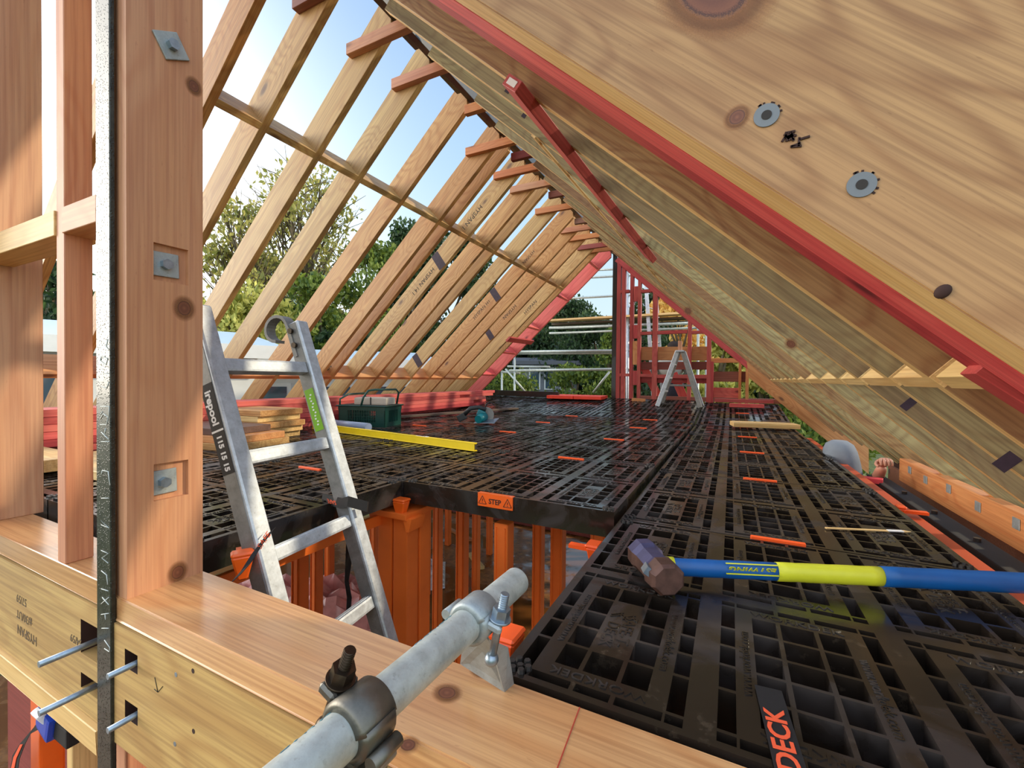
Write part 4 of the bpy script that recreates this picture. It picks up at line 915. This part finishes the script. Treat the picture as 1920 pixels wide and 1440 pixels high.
m = MB(); m.poly([(-.024, -.028, -.03), (.030, -.028, -.02), (.050, -.028, -.075), (.03, -.028, -.14), (-.03, -.028, -.14)], (0, .056, 0)); bmesh.ops.bevel(m.bm, geom=m.bm.edges[:], offset=.006, segments=2, affect='EDGES'); m.build('clamp_base', M_GALVD, c1)
MB().cyl((.032, -.034, -.045), (.032, .034, -.045), .009, seg=14).build('rivet', M_ZINC, c1)
c2 = clamp(1.045, 'bright zinc clamp at the far part of the scaffold tube over the sill edge', M_ZINC, M_WASH, -1, R_(12))
m = MB(); m.poly([(-.045, .070, -.150), (.045, .070, -.150), (.040, .058, -.09), (.020, .012, -.03), (-.020, .012, -.03)], (0, .004, 0)); m.build('retaining_plate', M_WASH, c2)
m = MB(); m.poly([(.045, .070, -.15), (.050, .095, -.15), (.040, .055, -.06), (.024, .012, -.03)], (.003, 0, 0)); m.build('plate_flange', M_WASH, c2)

# ------------------------------------------------------------------ sledgehammer
HC = Vector((.200, .492, .044)); HE = Vector((1.09, .83, .05)); HD = (HE-HC).normalized()
t = thing('sledgehammer', 'sledgehammer with rusty head and blue and yellow grip lying on the deck', 'sledgehammer', mw=ortho(HD, (0, 0, 1), HC))
def octo(y0, y1, r0, r1, mi=0, seg=8, m=None):
    m = m or MB(); bm = m.bm; rings = []
    for y, r in ((y0, r0), (y1, r1)): rings.append([bm.verts.new((r*math.cos(PI/8+k*PI/4)*1.06, y, r*math.sin(PI/8+k*PI/4)*1.06)) for k in range(8)])
    for k in range(8): bm.faces.new((rings[0][k], rings[0][(k+1) % 8], rings[1][(k+1) % 8], rings[1][k])).material_index = mi
    return m, rings
m = MB(); bm = m.bm; prof = [(-.088, .028), (-.080, .034), (-.045, .036), (-.028, .031), (.028, .031), (.045, .036), (.080, .034), (.088, .028)]; rings = []
for y, r in prof: rings.append([bm.verts.new((r*math.cos(PI/8+k*PI/4)*1.05, y, r*math.sin(PI/8+k*PI/4)*1.05)) for k in range(8)])
for a, b in zip(rings, rings[1:]):
    for k in range(8):
        f = bm.faces.new((a[k], a[(k+1) % 8], b[(k+1) % 8], b[k])); f.material_index = 1 if k in (0, 1, 2) and -.06 < a[0].co.y < .06 else 0
bm.faces.new(rings[0]); bm.faces.new(rings[-1])
m.build('head', [M_RUST, M_HBLUE], t, mw=Matrix.Rotation(R_(10), 4, 'Z') @ Matrix.Diagonal((1.22, 1.05, 1.15, 1)))
MB().box((-.028, -.062, .014), (.02, .03, .02), rot=Matrix.Rotation(.6, 3, 'Y')).build('bright_chip', M_ZINC, t)
def grip(x0, x1, r, mat, nm):
    m = MB(); n = 10; pts = [(x0+(x1-x0)*k/n, 0, -.002) for k in range(n+1)]; m.tube(pts, [r*(1+.015*math.sin(k*2.2)) for k in range(n+1)], 20); o = m.build(nm, mat, t); o.scale = (1, .82, 1.05); return o
grip(.030, .30, .0215, M_BLUE, 'grip_sleeve'); grip(.30, .545, .0225, M_HYEL, 'yellow_band'); grip(.545, .93, .0235, M_BLUE, 'grip_end'); MB().tube([(.03, 0, 0), (.05, 0, 0)], .0225, 16).build('yellow_collar', M_HYEL, t)
bpy.context.view_layer.update()
tm = t.matrix_world; text('lettering', 'ESTWING', .026, M_HYEL, t, tm @ basis((-1, 0, 0), (0, .55, -.85), (.235, -.0195, .0075)), ext=.0006, bold=.0006); 
m = MB(); m.box((.235, -.0165, .020), (.125, .0015, .003), rot=Matrix.Rotation(-.6, 3, 'X')); m.box((.235, -.021, -.004), (.125, .0015, .003)); m.build('label_frame', M_HYEL, t)

# ------------------------------------------------------------------ things on the deck
# timber offcut & pencil
tag(timber('timber_offcut', (.385, 4.68, .05), (1.0, 4.78, .05), .24, .045, W_EDGE), 'pale timber offcut lying across the right-hand deck strip', 'timber')
t = thing('thin_stick', 'thin wooden stake with white painted end on the right-hand deck strip', 'stake', mw=ortho(at(1700, 997, 2, .004)-at(1548, 990, 2, .004), (0, 0, 1), at(1548, 990, 2, .006)))
MB().box((.10, 0, 0), (.20, .010, .004), taper=(1, 1)).build('shaft', W_EDGE, t); MB().box((.225, 0, .001), (.05, .013, .005), bev=.001).build('white_end', M_WHITE, t); MB().cyl((.25, 0, 0), (.275, 0, 0), .005, .001, seg=8).build('tip', W_EDGE, t)
# pink timber stack
zz = .034; n = 0; rnd = random.Random(5)
for k in range(6):
    for c in range(3):
        x = -3.36-.1*c-.012*rnd.random(); y1 = 5.9+rnd.uniform(-.5, .3)-(.15*k if c == 0 else 0); y0 = -.05+.05*k if c or k > 0 else .6; z0 = .034+.0225+k*.046
        if c == 0 and k == 0: y1 = 3.0
        z1 = z0+ramp_z(y1)*.8; tag(timber('red_board', (x, y0, z0), (x, y1, z0), .092, .044, (W_RED, W_RED2, W_RED)[(k+c) % 3]), 'red board in the long left stack, %s layer up, %s' % (ORD[k], ('front row', 'middle row', 'back row')[c]), 'board', 'long stack of red boards')
# plywood offcut stacks
def offc(x0, x1, y0, y1, z, h, mat, lab, rz=0): tag(MB().box((0, 0, 0), (x1-x0, y1-y0, h), bev=.002).build('timber_offcut', mat, mw=Matrix.Translation(((x0+x1)/2, (y0+y1)/2, z)) @ Matrix.Rotation(rz, 4, 'Z')), lab, 'timber', 'natural timber offcuts stacked behind the ladder')
rz = R_(8)
offc(-3.25, -2.50, .95, 1.40, .057, .045, W_LEFT, 'natural offcut at the bottom of the front pile behind the ladder', rz); offc(-3.2, -2.52, .97, 1.38, .103, .045, W_ORANGE, 'natural offcut second from the bottom of the front pile', rz)
offc(-3.24, -2.62, .98, 1.34, .15, .045, W_DARK, 'dark brown offcut on top of the front pile behind the ladder', rz)
for k in range(5): offc(-3.3-.02*(k % 2), -2.82+.03*(k % 3), 1.36, 1.75, .057+k*.046 if k == 0 else .057+.046*k, .044, (W_LEFT, W_EDGE)[k % 2], 'natural offcut in the rear pile behind the ladder, %s from the bottom' % ORD[k], R_(5))
offc(-2.95, -2.2, .25, .55, .055, .042, W_EDGE, 'pale offcut lying on the deck left of the post'); offc(-3.3, -2.6, .0, .35, .075, .06, W_EDGE, 'pale offcut under the red boards seen between the studs')
# yellow level
A, B = Vector((-1.14, 1.80, .066)), Vector((-3.10, 2.11, .066)); t = thing('spirit_level', 'long yellow spirit level lying on the deck', 'level', mw=ortho(B-A, (0, 0, 1), A))
L = (B-A).length; m = MB(); m.box((L/2, 0, .024), (L, .028, .006), bev=.001); m.box((L/2, 0, -.026), (L, .028, .006), bev=.001); m.box((L/2, .006, 0), (L-.002, .004, .05)); m.box((L/2, -.006, 0), (L-.002, .004, .05)); m.build('body', M_YEL, t)
m = MB(); m.box((.52, -.004, .0275), (.12, .022, .002)); m.build('vial_window', M_WHITE, t); MB().box((.53, -.004, .029), (.08, .010, .002)).build('vial', M_DARK, t); MB().box((L/2, 0, 0), (L-.01, .024, .046)).build('hollow', M_YEL, t); MB().box((.0005, 0, 0), (.001, .020, .036)).build('open_end', M_INK, t)
# green basket with case
t = thing('green_basket', 'dark green plastic carry basket full of gear in front of the red boards', 'basket', (-2.93, 2.66, .034), (0, 0, R_(14)))
m = MB(); w, d, h = .50, .33, .20
def wall(x0, x1, y, axis, n):
    for k in range(n+1):
        u = x0+(x1-x0)*k/n; P = (u, y, h/2) if axis == 0 else (y, u, h/2); m.box(P, (.009, .009, h-.02))
for sy in (-1, 1):
    m.box((0, sy*d/2, .02), (w, .012, .045)); m.box((0, sy*d/2, h-.02), (w+.02, .014, .04)); m.box((-w/2+.05, sy*d/2, h/2), (.09, .011, h)); m.box((w/2-.05, sy*d/2, h/2), (.09, .011, h)); wall(-w/2, w/2, sy*d/2, 0, 26)
    for z in (.07, .10, .13): m.box((0, sy*d/2, z), (w, .006, .005))
for sx in (-1, 1):
    m.box((sx*w/2, 0, .02), (.012, d, .045)); m.box((sx*w/2, 0, h-.02), (.014, d+.02, .04)); wall(-d/2, d/2, sx*w/2, 1, 14)
    for yy in (-1, 1): m.box((sx*w/2, yy*(d/2-.04), h/2), (.011, .07, h))
m.box((0, 0, .006), (w, d, .012)); m.build('tray', M_GREENP, t); m = MB(); m.box((0, 0, h+.004), (w+.05, d+.05, .014), bev=.005); bmx = m; m.build('rim', M_GREENP, t)
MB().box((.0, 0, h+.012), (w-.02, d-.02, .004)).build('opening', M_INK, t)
MB().tube([(-.24, -.17, h), (-.235, -.175, h+.07), (-.19, -.10, h+.115), (-.15, .14, h+.12), (-.16, .17, h)], .0095).build('handle', M_GREENP, t)
MB().tube([(-.0, -.18, h), (.02, -.17, h+.09), (.05, -.13, h+.155), (.10, -.10, h+.165), (.22, .12, h+.165), (.235, .15, h+.13), (.2, .17, h)], .0105).build('handle', M_GREENP, t)
t2 = thing('tan_case', 'pale tan plastic case sitting in the green basket', 'case', (-2.90, 2.69, .25), (0, 0, R_(14))); MB().box((0, 0, .03), (.36, .20, .075), bev=.02).build('shell', M_TAN, t2); MB().box((.01, -.101, .03), (.012, .004, .08)).build('seam', M_TOOLB, t2)
tag(MB().cyl((-2.52, 2.22, .075), (-3.05, 2.28, .075), .038, seg=24).build('grey_tube', M_PVC), 'grey cartridge tube lying in front of the green basket', 'tube')
# circular saw
t = thing('circular_saw', 'teal and black cordless circular saw resting on the deck', 'circular saw', (-2.08, 3.35, .034), (0, 0, R_(25)))
m = MB(); m.poly([(-.02, -.09, .012), (.20, -.09, .012), (.24, .05, .05), (.02, .09, .03)], (0, 0, .006)); m.build('base_plate', M_ZINC, t)
m = MB()
for k in range(10): pass
m.cyl((.10, .02, .09), (.10, .06, .09), .085, seg=28); m.build('blade_guard', M_ALUD, t); MB().cyl((.03, -.12, .055), (.08, .0, .075), .042, .05, seg=18).build('motor', M_TEAL, t); MB().box((.05, .0, .11), (.09, .07, .07), rot=Matrix.Rotation(.4, 3, 'Y'), bev=.015).build('gear_housing', M_TEAL, t)
MB().tube([(.10, 0, .15), (.02, 0, .175), (-.07, 0, .16), (-.13, 0, .10)], [.022, .022, .024, .026]).build('handle', M_TOOLB, t); MB().box((-.16, 0, .065), (.09, .08, .075), rot=Matrix.Rotation(-.5, 3, 'Y'), bev=.012).build('battery', M_TOOLB, t)
MB().tube([(.09, .02, .16), (.10, .03, .21), (.14, .03, .235), (.19, .03, .20)], .006, 8).build('front_handle', M_TOOLB, t)

# ------------------------------------------------------------------ bending worker at the right eave
t = thing('person', 'person in grey hood and dark sleeve working below the right deck edge', 'person', (1.09, 3.25, -1.7)); PL = t.location.copy(); HWp = at(1655, 874, 1, 2.80)-PL; ELp = at(1632, 925, 1, 3.02)-PL
def skin_obj(name, verts, edges, mat, parent, root=0, lv=2):
    me = bpy.data.meshes.new(name); me.from_pydata([v[:3] for v in verts], edges, []); o = link(name, me, mat, parent); md = o.modifiers.new('s', 'SKIN')
    for v, q in zip(me.skin_vertices[0].data, verts): v.radius = (q[3], q[3] if len(q) < 5 else q[4])
    me.skin_vertices[0].data[root].use_root = True; s = o.modifiers.new('u', 'SUBSURF'); s.levels = lv; s.render_levels = lv; md.use_smooth_shade = True; return o
V = [(0, .0, .95, .15, .11), (0, .0, 1.15, .14, .10), (0, -.02, 1.36, .17, .11), (0, -.04, 1.47, .10, .09), (0, -.06, 1.56, .06, .06), (0, -.07, 1.66, .085, .10), (0, -.07, 1.74, .07, .08),
     (.19, -.03, 1.40, .06), (*ELp, .045), (*HWp, .028), (-.18, -.05, 1.38, .06), (-.25, -.15, 1.15, .045), (-.15, -.32, 1.1, .036),
     (.10, 0, .88, .09), (.11, -.03, .5, .065), (.11, .02, .08, .045), (.11, -.12, .04, .04), (-.10, 0, .88, .09), (-.11, -.03, .5, .065), (-.11, .02, .08, .045), (-.11, -.12, .04, .04)]
E_ = [(0, 1), (1, 2), (2, 3), (3, 4), (4, 5), (5, 6), (2, 7), (7, 8), (8, 9), (2, 10), (10, 11), (11, 12), (0, 13), (13, 14), (14, 15), (15, 16), (0, 17), (17, 18), (18, 19), (19, 20)]
skin_obj('body', V, E_, M_SKIN, t)
skin_obj('jacket', [(0, .0, .95, .16, .12), (0, .0, 1.15, .155, .115), (0, -.02, 1.37, .185, .125), (.19, -.03, 1.40, .072), (*ELp, .055), (*(ELp.lerp(HWp, .72)), .038), (-.18, -.05, 1.38, .072), (-.25, -.15, 1.15, .058), (-.17, -.29, 1.11, .045)], [(0, 1), (1, 2), (2, 3), (3, 4), (4, 5), (2, 6), (6, 7), (7, 8)], M_SLEEVE, t)
skin_obj('trousers', [(0, 0, .93, .165, .125), (.10, 0, .84, .10), (.11, -.03, .5, .078), (.11, .02, .12, .06), (-.10, 0, .84, .10), (-.11, -.03, .5, .078), (-.11, .02, .12, .06)], [(0, 1), (1, 2), (2, 3), (0, 4), (4, 5), (5, 6)], M_JEAN, t)
m = MB(); bm = m.bm; n = 20; rings = []
for z, r, dx in ((1.50, .115, .01), (1.58, .110, .01), (1.66, .105, .0), (1.73, .098, -.01), (1.775, .08, -.012), (1.80, .045, -.012)):
    rings.append([bm.verts.new((dx+r*math.cos(2*PI*k/n)*(1+.05*math.sin(k*3)), -.07+r*1.1*math.sin(2*PI*k/n)*(1+.04*math.cos(k*2)), z)) for k in range(n)])
for a, b in zip(rings, rings[1:]):
    for k in range(n): bm.faces.new((a[k], a[(k+1) % n], b[(k+1) % n], b[k])).smooth = True
bm.faces.new(rings[-1]); m.build('hood', M_GREYC, t)
for s in (-1, 1): MB().sph((s*.028, -.150, 1.66), .010).build('eye', M_WHITE, t)
# right hand reaching for the beam
hw = HWp
hnd = [(hw.x, hw.y, hw.z, .024, .018), (hw.x-.01, hw.y-.05, hw.z+.03, .030, .016), (hw.x-.015, hw.y-.085, hw.z+.05, .030, .013)]; ed = [(0, 1), (1, 2)]
for k in range(4):
    b = len(hnd); ox = (-.024+.016*k); L = (.03, .034, .032, .026)[k]
    hnd += [(hw.x-.015+ox, hw.y-.10, hw.z+.058, .0095), (hw.x-.015+ox*1.1, hw.y-.10-L, hw.z+.05, .0085), (hw.x-.012+ox*1.1, hw.y-.10-L, hw.z+.02, .0078)]; ed += [(2, b), (b, b+1), (b+1, b+2)]
b = len(hnd); hnd += [(hw.x-.045, hw.y-.06, hw.z+.035, .011), (hw.x-.055, hw.y-.09, hw.z+.02, .0095), (hw.x-.045, hw.y-.11, hw.z+.01, .0085)]; ed += [(1, b), (b, b+1), (b+1, b+2)]
skin_obj('hand', hnd, ed, M_SKIN, t, lv=1)
# pink block and mulch glimpse beside the worker
tag(timber('pink_block', (1.12, 2.78, -.09), (1.22, 2.75, -.09), .07, .03, M_RED_P), 'pink red block between the worker and the deck edge', 'block')
tag(MB().box((1.62, 3.55, -.05), (.02, 1.0, .42)).build('gap_shade_sheet', M_DARK), 'added dark sheet standing in for shade in the gap behind the worker hand', 'board')  # dark sheet added to paint the shade of the gap

# ------------------------------------------------------------------ trees, neighbours
def foliage(rnd, clumps, n, size):
    vs, fs = [], []
    for i in range(n):
        c, r, sz = clumps[rnd.randrange(len(clumps))]
        d = Vector((rnd.gauss(0, 1), rnd.gauss(0, 1), rnd.gauss(0, 1))); d.normalize(); p = Vector(c)+Vector((d.x*r, d.y*r, d.z*r*.8))*(rnd.random()**.4)
        a = Euler((rnd.random()*6, rnd.random()*6, rnd.random()*6)).to_matrix(); s = size*(.6+.8*rnd.random()); b = len(vs)
        for q in ((-s, 0, 0), (0, -s*.55, s*.12), (s, 0, 0), (0, s*.55, s*.12)): vs.append(p+a @ Vector(q))
        fs.append((b, b+1, b+2, b+3))
    return vs, fs
TREE_N = 0
def tree(p, H, R, mat, lab, n=7000, size=.12, seed=1, base=-3.3, shape=1.0, bare=False, trunk=.16, group='trees around the site'):
    rnd = random.Random(seed); t = thing('tree', lab, 'tree', (p[0], p[1], base), group=group); H = H-base
    cl = []; br = MB(); c0 = H*(.35 if not bare else .4)
    br.tube([(0, 0, 0), (.1*rnd.random(), .05, H*.35), (.15*rnd.random(), .1, H*.7)], [trunk, trunk*.7, trunk*.35], 8)
    for k in range(34 if bare else 22):
        a = rnd.random()*2*PI; h = c0+(H-c0)*rnd.random()**.8; rr = R*math.sin(PI*min(1, max(.12, (h-c0)/(H-c0)*.85+.12)))**.6*(.45+.55*rnd.random())
        c = Vector((math.cos(a)*rr*.75, math.sin(a)*rr*.75, h)); cl.append((c, R*(.30 if not bare else .26)*(.7+.6*rnd.random()), 1))
        s = Vector((0, 0, max(.2, h-rr*.7)*.85)); br.tube([s, s.lerp(c, .5)+Vector((0, 0, .1)), c], [trunk*.34, trunk*.18, trunk*.06], 5)
        if bare:
            for q in range(7):
                e2 = c+Vector((rnd.gauss(0, 1), rnd.gauss(0, 1), abs(rnd.gauss(0, 1))))*R*.20; st = s.lerp(c, .4+.6*rnd.random()); br.tube([st, (st+e2)/2+Vector((0, 0, .05)), e2], [trunk*.10, trunk*.07, trunk*.03], 4)
    br.build('trunk', M_BARK, t)
    vs, fs = foliage(rnd, cl, n, size); me = bpy.data.meshes.new('foliage'); me.from_pydata(vs, [], fs); link('foliage', me, mat, t)
    return t
def tp(px, dist): d = ray(px, 712); d.z = 0; d.normalize(); return (CAM.x+d.x*dist, CAM.y+d.y*dist)
def th(py, dist, px=960): return CAM.z+(712-py)/FPX*dist*math.cos(math.atan((px-960)/FPX))
tree(tp(570, 17), th(350, 17, 570), 3.2, L_PALE, 'tall half bare tree with sparse olive leaves seen through the left rafters', 5200, .085, 11, bare=True, trunk=.22)
tree(tp(450, 15), th(395, 15, 450), 2.0, L_PALE, 'thin leafed tree top right beside the big post', 3000, .08, 12, bare=True, trunk=.15)
tree(tp(455, 12), th(560, 12, 455), 1.7, L_YEL, 'yellow green bush lit by the sun left of the ladder hook', 6000, .075, 13)
tree(tp(600, 13), th(535, 13, 600), 2.0, L_MID, 'mid green bushy tree behind the ladder hook', 8000, .08, 14)
tree(tp(690, 16), th(470, 16, 690), 2.2, L_MID, 'green tree crown between the middle left rafters', 8000, .09, 15)
tree(tp(770, 19), th(440, 19, 770), 2.2, L_DARK, 'dark green tree behind the rafters left of centre', 8000, .10, 16)
tree(tp(850, 20), th(455, 20, 850), 2.4, L_DARK, 'dark tree showing in the gaps of the far rafters', 8000, .10, 17)
tree(tp(540, 14), th(600, 14, 540), 2.2, L_DARK, 'dark hedge like tree above the neighbouring roof', 8000, .085, 18)
tree(tp(660, 12), th(620, 12, 660), 1.6, L_DARK, 'low dark green tree above the white neighbouring eave', 6000, .08, 19)
tree(tp(940, 24), th(560, 24, 940), 3.2, L_DARK, 'dark tree left of the scaffold rails', 9000, .11, 20)
tree(tp(1065, 27), th(575, 27, 1065), 2.6, L_DARK, 'dark green tree whose tip touches the sky beside the platform', 9000, .11, 21)
tree(tp(1010, 22), th(640, 22, 1010), 2.8, L_DARK, 'lower dark tree behind the grey shed', 8000, .10, 22)
tree(tp(1120, 21), th(612, 21, 1120), 2.6, L_DARK, 'dark green tree left of the black post', 9000, .10, 23)
tree(tp(1145, 14), th(628, 14, 1145), 1.0, L_MID, 'climbing green foliage right beside the black post', 5000, .07, 24)
tree(tp(1215, 20), th(560, 20, 1215), 2.2, L_DARK, 'dark tree behind the red studs', 9000, .09, 25)
tree(tp(1275, 15), th(545, 15, 1275), 1.5, L_AUT, 'autumn yellow tree glowing through the red gable frame', 6000, .085, 26)
tree(tp(1290, 13), th(655, 13, 1290), 1.4, L_DARK, 'dark bush behind the stepladder', 7000, .08, 27)
tree(tp(1350, 12), th(625, 12, 1350), 1.4, L_YEL, 'yellow green bamboo like bush in the right gable bay', 7000, .09, 28)
tree(tp(1430, 12), th(700, 12, 1430), 1.5, L_YEL, 'bright green bush seen past the far right corner', 7000, .08, 29)
tree(tp(1540, 12), th(760, 12, 1540), 1.6, L_MID, 'green shrub beyond the right eave', 6000, .08, 30)
tree(tp(90, 13), th(520, 13, 90), 1.8, L_DARK, 'dark tree seen in the gap between the left studs', 7000, .08, 31)
tree(tp(960, 16), th(712, 16, 960), 1.6, L_MID, 'low green shrubs in front of the grey shed', 6000, .07, 32)
tree(tp(1080, 17), th(700, 17, 1080), 2.0, L_MID, 'low mid green shrubs under the lower scaffold rail', 7000, .08, 33)
for i, (px, d, py, r) in enumerate(((900, 34, 600, 5), (1000, 36, 605, 5), (1110, 38, 612, 5.5), (1230, 34, 615, 5), (1380, 30, 640, 5), (700, 34, 560, 5), (560, 32, 600, 5), (420, 30, 610, 5), (1520, 28, 680, 4), (80, 26, 600, 4))):
    tree(tp(px, d), th(py, d, px), r, L_DARK, 'dark hillside tree in the far background, %s' % ('left of centre', 'centre', 'right of centre', 'behind the gable', 'far right', 'behind the middle rafters', 'behind the ladder', 'behind the post edge', 'outer right', 'outer left')[i], 9000, .17, 40+i, group='hillside trees')
# neighbours
def house(p, dist_lab, w, d, h, zb, rz, lab, wall, roof, wins, nm='house'):
    t = thing(nm, lab, 'house', (p[0], p[1], zb), (0, 0, rz)); MB().box((0, 0, h/2), (w, d, h)).build('wall', wall, t)
    m = MB(); m.poly([(-w/2-.3, -d/2-.3, h), (w/2+.3, -d/2-.3, h), (w/2+.3, 0, h+.09*d), (-w/2-.3, 0, h+.09*d)], (0, 0, .08)); m.poly([(-w/2-.3, d/2+.3, h), (w/2+.3, d/2+.3, h), (w/2+.3, 0, h+.09*d), (-w/2-.3, 0, h+.09*d)], (0, 0, .08)); m.build('roof', roof, t)
    m2 = MB().box((0, -d/2-.3, h+.0), (w+.6, .06, .18)).build('fascia', M_WALLW if nm == 'house' else roof, t)
    for x, z, ww, hh in wins:
        f = MB().box((x, -d/2-.02, z), (ww+.12, .06, hh+.12)).build('window', M_WALLW, t); MB().box((x, -d/2-.06, z), (ww, .02, hh)).build('pane', M_GLASS, f)
    return t
house(tp(500, 9.6), '', 5.4, 2.6, 2.5, -1.75, YAW+R_(25), 'white neighbouring house with pale metal roof behind the ladder', M_WALLW, M_ROOF, [(x, 1.4, .8, 1.4) for x in (-2.0, -1.0, 0, 1.0, 2.0)])
house(tp(20, 9), '', 5, 4, 2.6, -1.75, R_(70), 'neighbouring house with pale roof seen between the left studs', M_WALLW, M_ROOF, [(0, 1.6, 1.1, 1.3)])
house(tp(1030, 21), '', 2.6, 2.4, 1.5, th(735, 21, 1030)-.2, YAW-R_(8), 'small grey gabled shed behind the scaffold rails', M_SHED, plain('grey_shed_roof', C3(92, 96, 104), .7), [(-.6, .8, .4, .9), (.1, .8, .4, .9), (.8, .8, .4, .9)], 'shed')
house(tp(545, 26), '', 3.5, 3, 3.4, th(640, 26, 545), YAW+R_(20), 'pale green upper storey showing through the sunlit leaves', plain('pale_green_render', C3(176, 200, 190), .7), M_ROOF, [(-.6, 2.2, .7, 1.4)])
